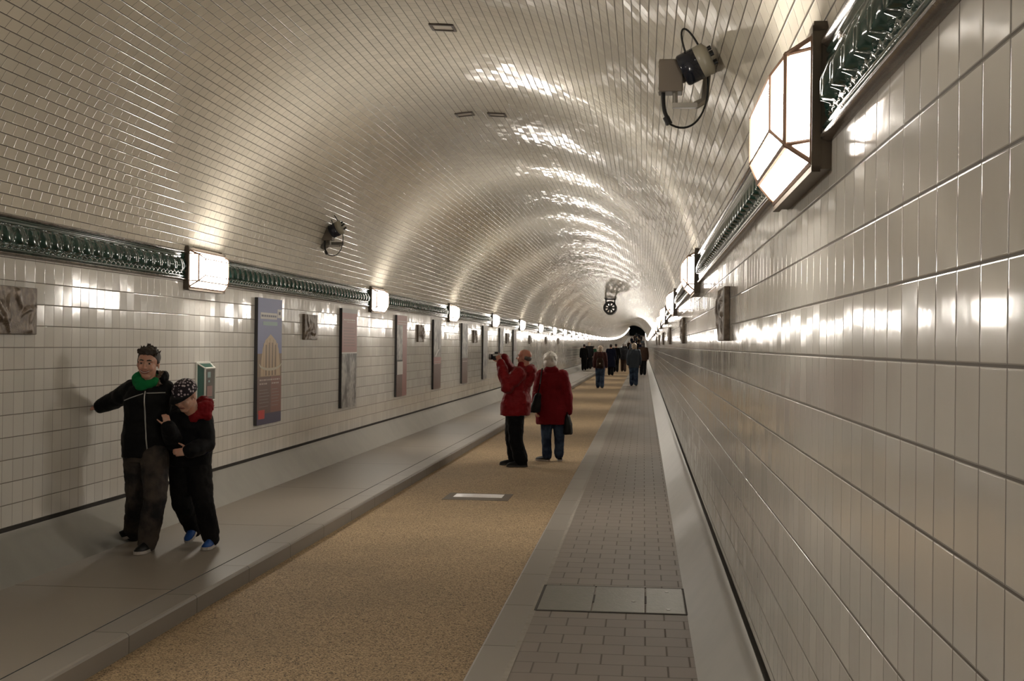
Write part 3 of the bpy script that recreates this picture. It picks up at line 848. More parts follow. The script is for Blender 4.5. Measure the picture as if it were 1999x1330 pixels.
def add_shoe(root, heel, toe, L, W, mat, solemat, top=.075, name='shoe'):
    heel = Vector(heel) - root.location; toe = Vector(toe) - root.location
    f = (toe - heel).normalized(); s = f.cross(Vector((0, 0, 1))).normalized(); u = s.cross(f)
    secs = [(0, .62, .055), (.06, .78, .085), (.25, .80, top), (.45, .86, .062), (.68, 1.0, .05), (.86, .88, .038), (.96, .58, .028), (1.0, .25, .016)]
    B = Blob(); B.bm.free(); bm = bmesh.new(); rings = []
    for t, wv, hh in secs:
        c = heel + f * t * L; ring = []
        for k in range(16):
            a = 2 * PI * k / 16; z = math.sin(a)
            ring.append(bm.verts.new(c + s * (math.cos(a) * W * wv * (1 - .25 * max(0, z))) + u * (.018 + (hh * (L / .27)) * (max(z, 0)))))
        rings.append(ring)
    for a, b in zip(rings, rings[1:]):
        for k in range(16): bm.faces.new((a[k], a[(k + 1) % 16], b[(k + 1) % 16], b[k]))
    bm.faces.new(rings[0]); bm.faces.new(rings[-1][::-1])
    sh = obj(name, bm, mat, root, True)
    bm = bmesh.new(); top_, bot = [], []
    prof = [(t, wv) for t, wv, _ in secs]
    outl = [(t, w_) for t, w_ in prof] + [(t, -w_) for t, w_ in reversed(prof)]
    for t, w_ in outl:
        c = heel + f * (t * 1.02 - .01) * L + s * (w_ * W * 1.04)
        bot.append(bm.verts.new(c)); top_.append(bm.verts.new(c + u * .022))
    bm.faces.new(bot[::-1]); bm.faces.new(top_)
    for k in range(len(outl)): bm.faces.new((bot[k], bot[(k + 1) % len(outl)], top_[(k + 1) % len(outl)], top_[k]))
    obj('sole', bm, solemat, sh)
    return sh
def surf(o, origin, d):
    """point where a ray meets the mesh o (local space of its root)"""
    bv = BVHTree.FromPolygons([v.co for v in o.data.vertices], [tuple(p.vertices) for p in o.data.polygons])
    h = bv.ray_cast(Vector(origin), Vector(d).normalized())
    return h[0], h[1]
def strip(name, o, origins, d, r, mat, parent, lift=.0):
    pts = []
    for q in origins:
        p, n = surf(o, q, d)
        if p: pts.append(p + n * lift)
    if len(pts) < 2: return
    bm = bmesh.new(); tube(bm, pts, r, 6); return obj(name, bm, mat, parent)

def person(label, root_at, J, H, face, fit, group=None, vox=.006, headdir=None, headup=(0, 0, 1), hands=True, hh=None):
    """J: joints in world space; face: horizontal direction the chest looks; fit: clothing"""
    root = empty('person', root_at, label, 'person', group)
    O = Vector(root_at); j = {k: Vector(v) - O for k, v in J.items()}
    f = Vector((face[0], face[1], 0)).normalized(); rx = Vector((f.y, -f.x, 0)) * -1      # rx = the person's left when facing the viewer
    rx = Vector((-f.y, f.x, 0))                                                           # points to the person's left
    hh = hh or .135 * H
    hd = headdir or f
    Rm = rot_to(hd, headup)
    k = fit.get('k', 1.) * H
    pel, nk = j['pelvis'], j['neck']
    up = (nk - pel).normalized()
    # ---- body
    B = Blob()
    q = add_head(B, j['head'], hh, Rm, fit.get('nose', 1.))
    B.tube([j['head'] + Rm @ Vector((0, .13, -.35)) * hh, nk - up * .02 * H], [.034 * H, .042 * H], 14)
    B.loft([(pel - up * .03 * H, rx * .075 * k, f * .055 * k), (pel + up * .03 * H, rx * .092 * k, f * .066 * k), (pel.lerp(nk, .4), rx * .085 * k, f * .06 * k), (pel.lerp(nk, .75), rx * .10 * k, f * .068 * k), (pel.lerp(nk, .95), rx * .07 * k, f * .045 * k), (nk, rx * .035 * k, f * .035 * k)])
    for s in 'lr':
        limb(B, j['sh_' + s], j['el_' + s], j['wr_' + s], .034 * k, .026 * k, .018 * k)
        limb(B, j['hip_' + s], j['kn_' + s], j['an_' + s], .052 * k, .034 * k, .022 * k)
        if hands and ('hd_' + s) in fit:
            d, n, t, cu, L = fit['hd_' + s]; add_hand(B, j['wr_' + s], d, n, t, L, cu)
    body = B.bake('body', [fit['skin'], M_LIP], root, vox, 2)
    paint_face(body, root, lambda x, y, z: q(x, y, z) + O, hh)
    # ---- trousers
    B = Blob(); w = fit.get('leg', (.066, .050, .040))
    B.loft([(pel + up * .055 * H, rx * .088 * k, f * .066 * k), (pel, rx * .098 * k, f * .075 * k), (pel - up * .05 * H, rx * .092 * k, f * .070 * k)])
    for s in 'lr':
        a, b, c = j['hip_' + s], j['kn_' + s], j['an_' + s]
        B.tube([a, a.lerp(b, .5), b, b.lerp(c, .5), c.lerp(b, .12), c], [w[0] * k, (w[0] + w[1]) * .5 * k, w[1] * k, w[1] * .95 * k, w[2] * 1.06 * k, w[2] * k])
    tr = B.bake('trousers', fit['tmat'], root, max(vox, .008), 3, fit.get('tfold', .014), .07)
    # ---- jacket
    B = Blob(); hem = fit['hem']; wd = fit.get('wd', 1.)
    hp = pel + up * (hem - pel.z)
    hz = fit.get('hemw', (.115, .085))
    sl = (j['sh_l'] + j['sh_r']) * .5
    B.loft([(hp, rx * hz[0] * k * wd, f * hz[1] * k * wd), (hp.lerp(sl, .3), rx * (hz[0] + .004) * k * wd, f * (hz[1] + .006) * k * wd), (hp.lerp(sl, .62), rx * .112 * k * wd, f * .088 * k * wd),
            (hp.lerp(sl, .88), rx * .118 * k * wd, f * .088 * k * wd), (sl + up * .012 * H, rx * .10 * k * wd, f * .07 * k), (sl.lerp(nk, .6), rx * .068 * k, f * .058 * k), (nk + up * .012 * H, rx * .048 * k, f * .05 * k)], 28, 2.3)
    sr = fit.get('sleeve', (.054, .046, .036))
    for s in 'lr':
        a, b, c = j['sh_' + s], j['el_' + s], j['wr_' + s]
        B.tube([sl.lerp(a, .55), a, a.lerp(b, .5), b, b.lerp(c, .5), c.lerp(b, fit.get('cuff', .07))], [sr[0] * k, sr[0] * k, sr[0] * .95 * k, sr[1] * k, (sr[1] + sr[2]) * .52 * k, sr[2] * k])
    if fit.get('collar'):
        r0, h0 = fit['collar']; B.tube([nk + rx * 0 - f * .0, nk + up * h0], [r0, r0 * .95], 18)
    for e in fit.get('hood', []):
        c, r = e; B.ell(nk + rx * c[0] + f * c[1] + up * c[2], r, Matrix((rx, f, up)).transposed())
    jk = B.bake(fit.get('jname', 'jacket'), fit['jmat'], root, max(vox, .008), 3, fit.get('jfold', .016), .09)
    # ---- shoes
    for s in 'lr':
        heel, toe = j['heel_' + s] + O, j['toe_' + s] + O
        add_shoe(root, heel, toe, (toe - heel).length, fit.get('sw', .042), fit['smat'], fit['solemat'])
    # ---- hair
    hs = fit.get('hair')
    if hs:
        B = Blob(); rr = random.Random(fit.get('seed', 3))
        def ql(x, y, z): return j['head'] + Rm @ (Vector((x, y, z)) * hh)
        def he(p, r): B.ell(ql(*p), [v * hh for v in r], Rm)
        if hs == 'messy':
            he((0, .13, .22), (.375, .42, .35)); he((0, -.04, .42), (.30, .30, .16))
            for _ in range(70):
                a = rr.uniform(0, 2 * PI); t = rr.uniform(.05, 1.25)
                x, y, z = .36 * math.sin(t) * math.cos(a), .08 + .42 * math.sin(t) * math.sin(a), .22 + .36 * math.cos(t)
                if y < -.22 and z < .38: continue
                if y < -.05 and z < .12: continue
                dx = Vector((x, y * .6, z + .1)).normalized(); p = Vector((x, y, z)); e_ = p + dx * rr.uniform(.05, .12) + Vector((rr.uniform(-.06, .06), -.05, rr.uniform(-.07, .03)))
                B.tube([ql(*(p * .92)), ql(*e_)], [.05 * hh, .016 * hh], 6)
            for sx in (-1, 1): he((sx * .325, .06, .10), (.045, .12, .15))
            for i in range(9): B.tube([ql(-.27 + .067 * i, -.20, .45), ql(-.29 + .07 * i, -.36 + .07 * abs(i - 4) / 4, .36 - .05 * (i % 2))], [.07 * hh, .018 * hh], 6)
        elif hs == 'bob':
            he((0, .08, .17), (.43, .49, .42)); he((0, .20, -.12), (.40, .36, .36)); he((-.30, .05, -.14), (.14, .30, .26)); he((.30, .05, -.14), (.14, .30, .26))
            for _ in range(60):
                a = rr.uniform(0, 2 * PI); t = rr.uniform(.1, 1.9); p = Vector((.40 * math.sin(t) * math.cos(a), .10 + .46 * math.sin(t) * math.sin(a), .12 + .42 * math.cos(t)))
                if p.y < -.25: continue
                B.ell(ql(*p), (.09 * hh, .09 * hh, .09 * hh), None, 2)
        elif hs == 'rim':
            he((0, .22, -.04), (.30, .275, .21)); he((-.26, .13, .0), (.085, .20, .12)); he((.26, .13, .0), (.085, .20, .12))
        elif hs == 'short':
            he((0, .11, .20), (.365, .43, .345)); he((0, .24, -.02), (.32, .26, .25))
        elif hs == 'long':
            he((0, .09, .18), (.40, .46, .38)); he((0, .26, -.22), (.38, .26, .48))
        B.bake('hair', fit['hmat'], root, max(vox * .9, .006), 1 if hs == 'messy' else 2)
    return root, j, Rm, hh, body, jk, tr, f, rx, up

def add_eyes(root, j, Rm, hh, brow, skin):
    for s in (-1, 1):
        c = j['head'] + Rm @ (Vector((s * .135, -.315, .035)) * hh)
        bm = bmesh.new(); ell(bm, c, [.054 * hh, .046 * hh, .026 * hh], Rm, 3)
        fd = Rm @ Vector((0, -1, 0))
        for fc in bm.faces:
            d = fc.calc_center_median() - c
            if d.dot(fd) > 0 and (d - fd * d.dot(fd)).length < .032 * hh: fc.material_index = 1
        obj('eye', bm, [M_EYEW, M_IRIS], root, True)
        bm = bmesh.new(); tube(bm, [j['head'] + Rm @ (Vector((s * x, y, z)) * hh) for x, y, z in ((.055, -.372, .135), (.14, -.372, .155), (.225, -.32, .12))], [.018 * hh, .022 * hh, .012 * hh], 8)
        obj('eyebrow', bm, brow, root, True)

V = Vector
M_BLK = cloth('black_quilted_nylon', (.0035, .0036, .004), .65, .005); M_BLK2 = cloth('black_softshell', (.0035, .0035, .0045), .7, .005)
M_NVY = cloth('navy_cloth', (.006, .008, .022), .8); M_GSC = cloth('green_fleece', (.008, .15, .045), .9, .008)
M_REDC = cloth('red_hood_cloth', (.17, .006, .010), .7); M_REDJ = cloth('bright_red_nylon', (.17, .004, .007), .55, .006, .12, .1); M_REDW = cloth('red_wool_coat', (.145, .004, .008), .7, .005)
M_JEAN = jeans_mat('dark_faded_denim', (.016, .0155, .017), (.060, .048, .040)); M_JEANB = jeans_mat('black_denim', (.004, .004, .0045), (.008, .007, .007)); M_JEANW = jeans_mat('blue_denim', (.012, .020, .045), (.05, .075, .12))
M_BLKT = cloth('black_trousers', (.0035, .0035, .004), .8)
M_BSH = plain('black_shoe', (.004, .004, .004), .5, 0, .2); M_BSHE = plain('dark_sole', (.03, .026, .022), .6); M_WSOLE = plain('pale_sole', (.36, .33, .30), .6); M_BLUSH = cloth('blue_mesh_shoe', (.012, .055, .21), .5, .002)
M_ZIP = plain('silver_zip_tape', (.36, .36, .35), .3, .3); M_FUR = hair_mat('brown_fur_trim', (.09, .055, .035))
H_DRK = hair_mat('dark_brown_hair', (.022, .014, .010)); H_GRY = hair_mat('grey_hair', (.10, .085, .075)); H_WHT = hair_mat('white_hair', (.62, .60, .56)); H_BLD = hair_mat('light_hair', (.42, .34, .26))

# ---- taller boy: faces the camera, right hand on the wall, left arm round the smaller boy
J = dict(head=P(289, 711, 9.66), neck=P(289, 745, 9.72), pelvis=P(283, 882, 9.78),
         sh_r=P(259, 761, 9.74), el_r=P(221, 783, 9.84), wr_r=P(191, 797, 9.86), sh_l=P(321, 761, 9.76), el_l=P(347, 798, 10.10), wr_l=P(392, 820, 10.16),
         hip_r=P(268, 890, 9.80), kn_r=P(268, 973, 9.86), an_r=P(260, 1040, 10.14), hip_l=P(302, 890, 9.74), kn_l=P(303, 975, 9.62), an_l=P(287, 1062, 9.66))
gz = .0
def foot(J, s, heel, toe, z1=None):
    J['heel_' + s] = heel; J['toe_' + s] = toe
a = J['an_l']; foot(J, 'l', V((a.x + .01, 9.72, .002)), V((a.x - .005, 9.46, .004)))
a = J['an_r']; foot(J, 'r', V((a.x + .05, 10.18, .045)), V((a.x - .135, 10.02, .006)))
fit = dict(skin=SKIN, tmat=M_JEAN, jmat=M_BLK, smat=M_BSH, solemat=M_WSOLE, hem=J['pelvis'].z - .045, hemw=(.112, .082), hair='messy', hmat=H_DRK, k=1.0, sw=.044,
           collar=(.062, .055), leg=(.070, .056, .047), sleeve=(.052, .044, .034), jfold=.02, tfold=.018, nose=.98, cuff=.16,
           hd_r=(V((-.92, .35, .02)), V((.1, .1, -1)), V((.2, -.9, .2)), 1.0, .15), hd_l=(V((.9, -.3, -.35)), V((-.3, -.2, -.6)), V((0, -1, 0)), .5, .15))
r, j, Rm, hh, body, jk, tr, f, rx, up = person('taller boy in black jacket and green scarf touching the tiled wall with one hand', V((J['pelvis'].x, 9.75, 0)), J, 1.54, (.22, -1, 0), fit, None, .0055,
                                               V((.10, -1, -.04)), (.05, 0, 1), True, .225)
add_eyes(r, j, Rm, hh, H_DRK, SKIN)
for nm, mt, rad, dz in (('lip', M_LIP, .022, .026), ('teeth', M_TEETH, .017, 0.), ('lip', M_LIP, .020, -.024)):
    bm = bmesh.new(); tube(bm, [j['head'] + Rm @ (V((x, -.405 + 2.2 * x * x, -.255 + 2.6 * x * x + dz)) * hh) for x in (-.15, -.10, -.05, 0, .05, .10, .15)], [rad * hh * q for q in (.35, .8, 1, 1, 1, .8, .35)], 8)
    obj(nm, bm, mt, r, True)
B = Blob(); nk = j['neck']
for i in range(9):
    a = PI * .08 + PI * .84 * i / 8
    B.ell(nk + V((math.cos(a) * .075, -.035 - math.sin(a) * .045, .010 - math.sin(a) * .03 + (.02 if math.cos(a) < 0 else 0))), (.036, .030, .034), None, 2)
B.ell(nk + V((-.055, -.055, .012)), (.050, .036, .062)); B.ell(nk + V((-.02, -.085, -.035)), (.05, .026, .035)); B.ell(nk + V((.02, .05, .02)), (.08, .04, .04))
B.bake('scarf', M_GSC, r, .006, 2, .008, .03)
B = Blob()
for i in range(22):
    a = -.15 * PI + 1.3 * PI * i / 21
    B.ell(nk + V((.02 + math.cos(a) * .098, .035 + math.sin(a) * .07, .032 + .015 * math.sin(i * 2.1))), (.030, .030, .040), None, 2)
B.bake('hood', M_BLK2, r, .007, 2, .012, .03)
B = Blob(); rr = random.Random(4)
for i in range(26):
    t = i / 25; c = nk + V((.092 + .012 * math.sin(t * 9), .0 - .055 * t, .075 - .10 * t)); dv = V((rr.uniform(-.5, 1), rr.uniform(-1, .3), rr.uniform(-.3, 1))).normalized()
    B.tube([c, c + dv * .026], [.012, .003], 6)
B.bake('fur_trim', M_FUR, r, .005, 0)
zx = [nk + V((.012 + .012 * (t ** 2), -.5, -.07 - t * (nk.z - fit['hem'] - .085))) for t in [i / 18 for i in range(19)]]
strip('zipper', jk, zx, (0, 1, 0), .0052, M_ZIP, jk, .001)
strip('reflective_piping', jk, [nk + V((.0 - .155 * t, -.5, -.088 - .055 * t)) for t in [i / 10 for i in range(11)]], (0, 1, 0), .0042, M_ZIP, jk, .001)
strip('reflective_piping', jk, [nk + V((.022 + .125 * t, -.5, -.085 + .004 * t)) for t in [i / 10 for i in range(11)]], (0, 1, 0), .0042, M_ZIP, jk, .001)

# ---- smaller boy: cap, red collar, hand on his stomach, head bowed
J = dict(head=P(361, 774, 9.72), neck=P(372, 806, 9.86), pelvis=P(370, 902, 9.96),
         sh_r=P(345, 822, 9.86), el_r=P(338, 862, 9.78), wr_r=P(328, 832, 9.60), sh_l=P(397, 822, 9.90), el_l=P(401, 868, 9.84), wr_l=P(369, 881, 9.68),
         hip_r=P(354, 912, 9.96), kn_r=P(355, 982, 9.96), an_r=P(379, 1034, 10.20), hip_l=P(387, 912, 9.96), kn_l=P(398, 985, 9.84), an_l=P(412, 1052, 9.94))
a = J['an_l']; foot(J, 'l', V((a.x + .0, 9.98, .003)), V((a.x + .012, 9.75, .004)))
a = J['an_r']; foot(J, 'r', V((a.x + .02, 10.22, .125)), V((a.x - .005, 10.10, .012)) + V((0, -.045, -.005)))
fit = dict(skin=SKIN, tmat=M_JEANB, jmat=M_BLK2, smat=M_BLUSH, solemat=M_WSOLE, hem=J['pelvis'].z - .03, hemw=(.122, .09), hair=None, k=1.06, sw=.040,
           leg=(.074, .058, .048), sleeve=(.062, .054, .042), jfold=.016, tfold=.02,
           hd_r=(V((-.2, -.15, 1)), V((-.5, .8, .1)), V((-1, -.3, 0)), .95, .125), hd_l=(V((-1, -.25, -.12)), V((.1, 1, -.1)), V((-.1, 0, 1)), .45, .14))
r2, j, Rm, hh, body2, jk2, tr2, f, rx, up = person('smaller boy in dotted cap, red collar and blue trainers, hand on his stomach', V((J['pelvis'].x, 9.95, 0)), J, 1.30, (.16, -1, 0), fit, None, .0055,
                                                   V((-.22, -.9, -.42)), (-.10, -.3, 1), True, .225)
add_eyes(r2, j, Rm, hh, H_DRK, SKIN)
def ql(x, y, z): return j['head'] + Rm @ (V((x, y, z)) * hh)
bm = bmesh.new(); n = 28; rings = []
for i in range(9):
    t = PI / 2 * i / 8; rz = .10 + .42 * math.sin(t); rr_ = math.cos(t) ** .72 if i < 8 else 0.02
    rings.append([bm.verts.new(ql(.41 * rr_ * math.cos(2 * PI * k / n), .06 + .49 * rr_ * math.sin(2 * PI * k / n), rz + .04)) for k in range(n)])
for a, b in zip(rings, rings[1:]):
    for k in range(n): bm.faces.new((a[k], a[(k + 1) % n], b[(k + 1) % n], b[k]))
bm.faces.new(rings[-1]); bm.faces.new(rings[0])
cp = obj('cap', bm, dots_mat(), r2, True)
bm = bmesh.new(); A, Bq = [], []
for i in range(15):
    a = PI + PI * i / 14; A.append(bm.verts.new(ql(.40 * math.cos(a), .03 + .42 * math.sin(a), .16))); Bq.append(bm.verts.new(ql(.36 * math.cos(a), .03 + .80 * math.sin(a), .10 - .03 * math.sin(-a))))
for i in range(14): bm.faces.new((A[i], A[i + 1], Bq[i + 1], Bq[i]))
g = bmesh.ops.extrude_face_region(bm, geom=bm.faces[:]); bmesh.ops.translate(bm, vec=Rm @ V((0, 0, .018 * hh)) , verts=[v for v in g['geom'] if isinstance(v, bmesh.types.BMVert)])
obj('brim', bm, M_BLK2, cp, True)
bm = bmesh.new(); ell(bm, ql(0, .06, .56), (.03 * hh, .03 * hh, .02 * hh), Rm, 2); obj('button', bm, M_BLK2, cp, True)
B = Blob(); nk = j['neck']
for i in range(16):
    a = -.25 * PI + .95 * PI * i / 15
    B.ell(nk + V((.03 + math.cos(a) * .098, .015 + math.sin(a) * .075, .020 + .030 * math.cos(a))), (.045, .038, .048), None, 2)
for q in (((.095, -.055, .012), (.060, .030, .060)), ((.125, -.015, .030), (.052, .050, .070)), ((.115, .030, .055), (.055, .05, .065)), ((.085, .055, .075), (.06, .045, .055)), ((.055, -.080, -.025), (.045, .022, .045)), ((.145, -.03, -.02), (.035, .035, .04))):
    B.ell(nk + V(q[0]), q[1], Matrix.Rotation(.5, 3, 'Y'))
B.bake('hood', M_REDC, r2, .007, 5, .022, .03, .6)
B = Blob(); c = J['el_l'] - r2.location; B.ell(c + V((.006, -.03, -.03)), (.04, .03, .05)); B.bake('elbow_patch', M_NVY, jk2, .008, 2)

# ---- man in red: seen from his left, lifts a camera to his eye
y0 = 18.4
J = dict(head=P(1023, 698, y0), neck=P(1020, 719, y0), pelvis=P(1006, 806, y0), sh_l=P(1014, 730, y0 - .19), el_l=P(990, 757, y0 - .26), wr_l=P(977, 707, y0 - .10),
         sh_r=P(1011, 729, y0 + .17), el_r=P(996, 728, y0 + .26), wr_r=P(983, 698, y0 + .06),
         hip_l=P(1006, 812, y0 - .08), kn_l=P(1007, 860, y0 - .12), an_l=P(1017, 898, y0 - .08), hip_r=P(1004, 812, y0 + .09), kn_r=P(1000, 858, y0 + .13), an_r=P(1006, 897, y0 + .16))
a = J['an_l']; foot(J, 'l', V((a.x + .085, y0 - .07, ZR + .008)), V((a.x - .19, y0 - .14, ZR + .008)))
a = J['an_r']; foot(J, 'r', V((a.x + .07, y0 + .17, ZR + .008)), V((a.x - .215, y0 + .12, ZR + .008)))
fit = dict(skin=SKIN2, tmat=M_BLKT, jmat=M_REDJ, smat=M_BSH, solemat=M_BSHE, hem=J['pelvis'].z - .035 - ZR, hemw=(.118, .112), hair='rim', hmat=H_GRY, k=1.0, wd=1.07, leg=(.075, .060, .058),
           sleeve=(.060, .054, .040), collar=(.075, .05), hood=[((0, -.11, -.03), (.13, .095, .09)), ((0, -.14, -.11), (.11, .07, .10)), ((0, -.08, -.18), (.14, .10, .12)), ((0, -.06, -.32), (.14, .10, .16))], jfold=.03, tfold=.02, sw=.048, nose=1.05,
           hd_l=(V((-.45, .25, .85)), V((-.2, .8, .4)), V((-.8, -.2, .3)), .7, .17), hd_r=(V((-.85, -.3, .35)), V((-.3, -.8, -.1)), V((-.2, -.3, -.9)), .7, .17))
r, j, Rm, hh, body, jk, tr, f, rx, up = person('balding man in red jacket raising a camera toward the left wall', V((J['pelvis'].x, y0, ZR)), J, 1.68, (-1, .12, 0), fit, None, .008, V((-1, .18, .06)), (0, 0, 1), True, .225)
add_eyes(r, j, Rm, hh, H_GRY, SKIN2)
c0 = P(969.5, 697, y0 - .02)
r = empty('video_camera', c0, 'small black and silver camera held up by the man in red', 'camera', None, (0, 0, R(8)))
bm = bmesh.new(); bevel_box(bm, (-.055, -.055, -.045), (.055, .055, .045), .012); obj('camera_body', bm, M_DARK, r, True)
bm = bmesh.new(); tube(bm, [(-.05, 0, 0), (-.105, 0, 0), (-.11, 0, 0)], [.04, .04, .033], 20); ln = obj('lens', bm, M_BLACKG, r, True)
bm = bmesh.new(); tube(bm, [(-.085, 0, 0), (-.098, 0, 0)], .0425, 20); obj('silver_ring', bm, M_STEEL, ln)
bm = bmesh.new(); bevel_box(bm, (-.03, -.03, .044), (.02, .03, .07), .006); obj('flash_hump', bm, M_DARK, r)
bm = bmesh.new(); box(bm, (-.055, -.057, .012), (.055, -.052, .040)); obj('silver_trim', bm, M_STEEL, r)
bm = bmesh.new(); tube(bm, bez((.05, -.05, .02), (.09, -.07, -.06), (.06, -.05, -.12), (.0, -.04, -.05), 12), .006, 6); obj('strap', bm, M_DARK, r)

# ---- woman in red: back to the camera, white hair, two bags
y0 = 19.3
J = dict(head=P(1074, 704, y0 - .02), neck=P(1076, 722, y0), pelvis=P(1078, 808, y0), sh_l=P(1056, 733, y0), el_l=P(1049, 768, y0 - .06), wr_l=P(1047, 798, y0 - .14),
         sh_r=P(1098, 733, y0), el_r=P(1107, 770, y0 - .02), wr_r=P(1109, 806, y0 - .02), hip_l=P(1067, 816, y0), kn_l=P(1066.5, 856, y0 - .02), an_l=P(1068, 890, y0), hip_r=P(1090, 816, y0), kn_r=P(1092, 856, y0 + .02), an_r=P(1091, 888, y0 + .06))
a = J['an_l']; foot(J, 'l', V((a.x + .03, y0 - .04, ZR + .008)), V((a.x - .17, y0 + .10, ZR + .008)))
a = J['an_r']; foot(J, 'r', V((a.x + .02, y0 + .02, ZR + .008)), V((a.x + .0, y0 + .26, ZR + .008)))
fit = dict(skin=SKIN, tmat=M_JEANW, jmat=M_REDW, jname='coat', smat=M_BSH, solemat=M_WSOLE, hem=J['pelvis'].z - .15 - ZR, hemw=(.142, .105), hair='bob', hmat=H_WHT, k=1.0, wd=1.04, leg=(.060, .046, .043),
           sleeve=(.056, .050, .042), collar=(.078, .085), hood=[((0, -.065, .0), (.11, .05, .06))], jfold=.022, tfold=.012, sw=.042,
           hd_l=(V((0, -.2, -1)), V((.9, .2, 0)), V((0, 1, -.2)), .8, .16), hd_r=(V((0, 0, -1)), V((-.9, 0, 0)), V((0, 1, 0)), 1.1, .16))
r, j, Rm, hh, body, jk, tr, f, rx, up = person('white-haired woman in long red coat and blue jeans seen from behind', V((J['pelvis'].x, y0, ZR)), J, 1.60, (-.06, 1, 0), fit, None, .008, V((-.12, 1, .02)), (0, 0, 1), True, .222)
p = P(1109, 829, y0 - .03)
r = empty('handbag', p, 'rounded black handbag hanging from the right hand of the woman in red', 'bag')
B = Blob(); B.loft([(V((0, 0, -.145)), V((.055, 0, 0)), V((0, .10, 0))), (V((0, 0, -.12)), V((.068, 0, 0)), V((0, .14, 0))), (V((0, 0, 0)), V((.062, 0, 0)), V((0, .14, 0))), (V((-.01, 0, .12)), V((.035, 0, 0)), V((0, .11, 0))), (V((-.01, 0, .15)), V((.015, 0, 0)), V((0, .09, 0)))], 20, 2.6)
B.bake('bag_body', M_BSH, r, .008, 2, .01, .08)
bm = bmesh.new(); tube(bm, bez((-.01, -.08, .13), (-.012, -.06, .21), (-.012, .06, .21), (-.01, .08, .13), 12), .008, 8); obj('handle', bm, M_BSH, r)
p = P(1046, 788, y0 - .26)
r = empty('shoulder_bag', p, 'black shoulder bag at the left hip of the woman in red', 'bag')
B = Blob(); B.loft([(V((-.01, 0, -.13)), V((.07, 0, 0)), V((0, .05, 0))), (V((0, 0, -.06)), V((.075, 0, 0)), V((0, .055, 0))), (V((.03, 0, .12)), V((.05, 0, 0)), V((0, .045, 0))), (V((.035, 0, .15)), V((.03, 0, 0)), V((0, .03, 0)))], 20, 2.6)
B.bake('bag_body', M_BSH, r, .008, 2, .01, .06)
sh = P(1060, 727, y0 - .06) - p
bm = bmesh.new(); tube(bm, [V((.03, -.02, .13)), V((.06, -.05, .28)), sh + V((-.02, -.09, -.05)), sh + V((-.01, .0, .055))], .010, 6); obj('strap', bm, M_BSH, r)

# ---- walkers farther on, all seen from behind
def walker(u, v, vt, road, label, fit, ph=.5, dist=None, group=None, vox=.014, Z=None):
    """feet at pixel row v, head top at row vt"""
    gz = ZR if road else 0.
    d0 = W2C.transposed() @ V((u - CX, -(v - CY), -F)); y = dist or (gz - 1.58) / d0.z * d0.y
    g = gz + zo(y); base = P(u, v, y); x = base.x; top = P(u, vt, y).z
    H = min(max(top - g, 1.45), 1.86) if Z is None else Z
    st = .24 * ph * H; q = {}
    def A(dx, dy, z): return V((x + dx * H, y + dy, g + z * H))
    q.update(head=A(0, .02, .925), neck=A(0, 0, .845), pelvis=A(0, 0, .53), sh_l=A(-.105, 0, .81), el_l=A(-.135, -st * .4, .64), wr_l=A(-.135, -st * .7 + .03, .50),
             sh_r=A(.105, 0, .81), el_r=A(.135, st * .1, .64), wr_r=A(.135, st * .7 + .03, .50), hip_l=A(-.05, 0, .50), kn_l=A(-.05, st * .6, .28), an_l=A(-.05, st, .055),
             hip_r=A(.05, 0, .50), kn_r=A(.05, st * .1, .28), an_r=A(.05, -st * .9, .06))
    for s in 'lr':
        a = q['an_' + s]; q['heel_' + s] = V((a.x, a.y - .06, g + (.004 if s == 'l' else .03))); q['toe_' + s] = V((a.x + (-.02 if s == 'l' else .02), a.y + .20, g + .006))
    ft = dict(skin=SKIN, smat=M_BSH, solemat=M_BSHE, hair='short', hmat=H_DRK, tfold=.02, jfold=.02, hem=g - 0 + .44 * H, leg=(.068, .054, .048), jmat=M_BLK2, tmat=M_BLKT,
              hd_l=(V((0, .1, -1)), V((1, 0, 0)), V((0, 1, 0)), .5, .17), hd_r=(V((0, .1, -1)), V((-1, 0, 0)), V((0, 1, 0)), .5, .17), hemw=(.112, .088), wd=.97, sleeve=(.050, .044, .036), collar=(.058, .02))
    ft.update(fit); hem = ft.pop('hemf', None)
    r0 = V((x, y, g))
    ft['hem'] = (g + (hem or .44) * H) - r0.z
    return person(label, r0, q, H, (0, 1, 0), ft, group, vox, None, (0, 0, 1), True), H, r0
# hem is measured in root space for everyone
M_BRD = cloth('burgundy_brown_cloth', (.055, .022, .02), .8); M_BGR = cloth('blue_grey_jacket', (.045, .055, .07), .7); M_TEALC = cloth('dark_green_cloth', (.01, .04, .02), .8); M_CRM = cloth('cream_scarf', (.22, .20, .15), .9); M_BRNP = cloth('dark_brown_cloth', (.03, .016, .010), .8)
G = 'walkers in the middle distance'
pr_, H1, b1 = walker(1171, 758.5, 675, True, 'light-haired woman with backpack, burgundy jacket and blue jeans walking away', dict(hair='bob', hmat=H_BLD, jmat=M_BRD, tmat=M_JEANW, smat=M_BRNP, hemf=.47), .35, None, G, .01)
r = empty('backpack', b1 + V((.0, -.20, .60 * H1)), 'dark brown backpack on the back of the light-haired woman', 'bag')
B = Blob(); B.loft([(V((0, 0, -.20)), V((.13, 0, 0)), V((0, .07, 0))), (V((0, -.01, -.12)), V((.15, 0, 0)), V((0, .085, 0))), (V((0, 0, .08)), V((.14, 0, 0)), V((0, .075, 0))), (V((0, .02, .18)), V((.09, 0, 0)), V((0, .05, 0)))], 20, 3.)
bk = B.bake('bag_body', M_BRNP, r, .012, 2)
bm = bmesh.new(); bevel_box(bm, (-.10, -.125, -.16), (.10, -.07, .0), .02); obj('front_pocket', bm, M_BRNP, r, True)
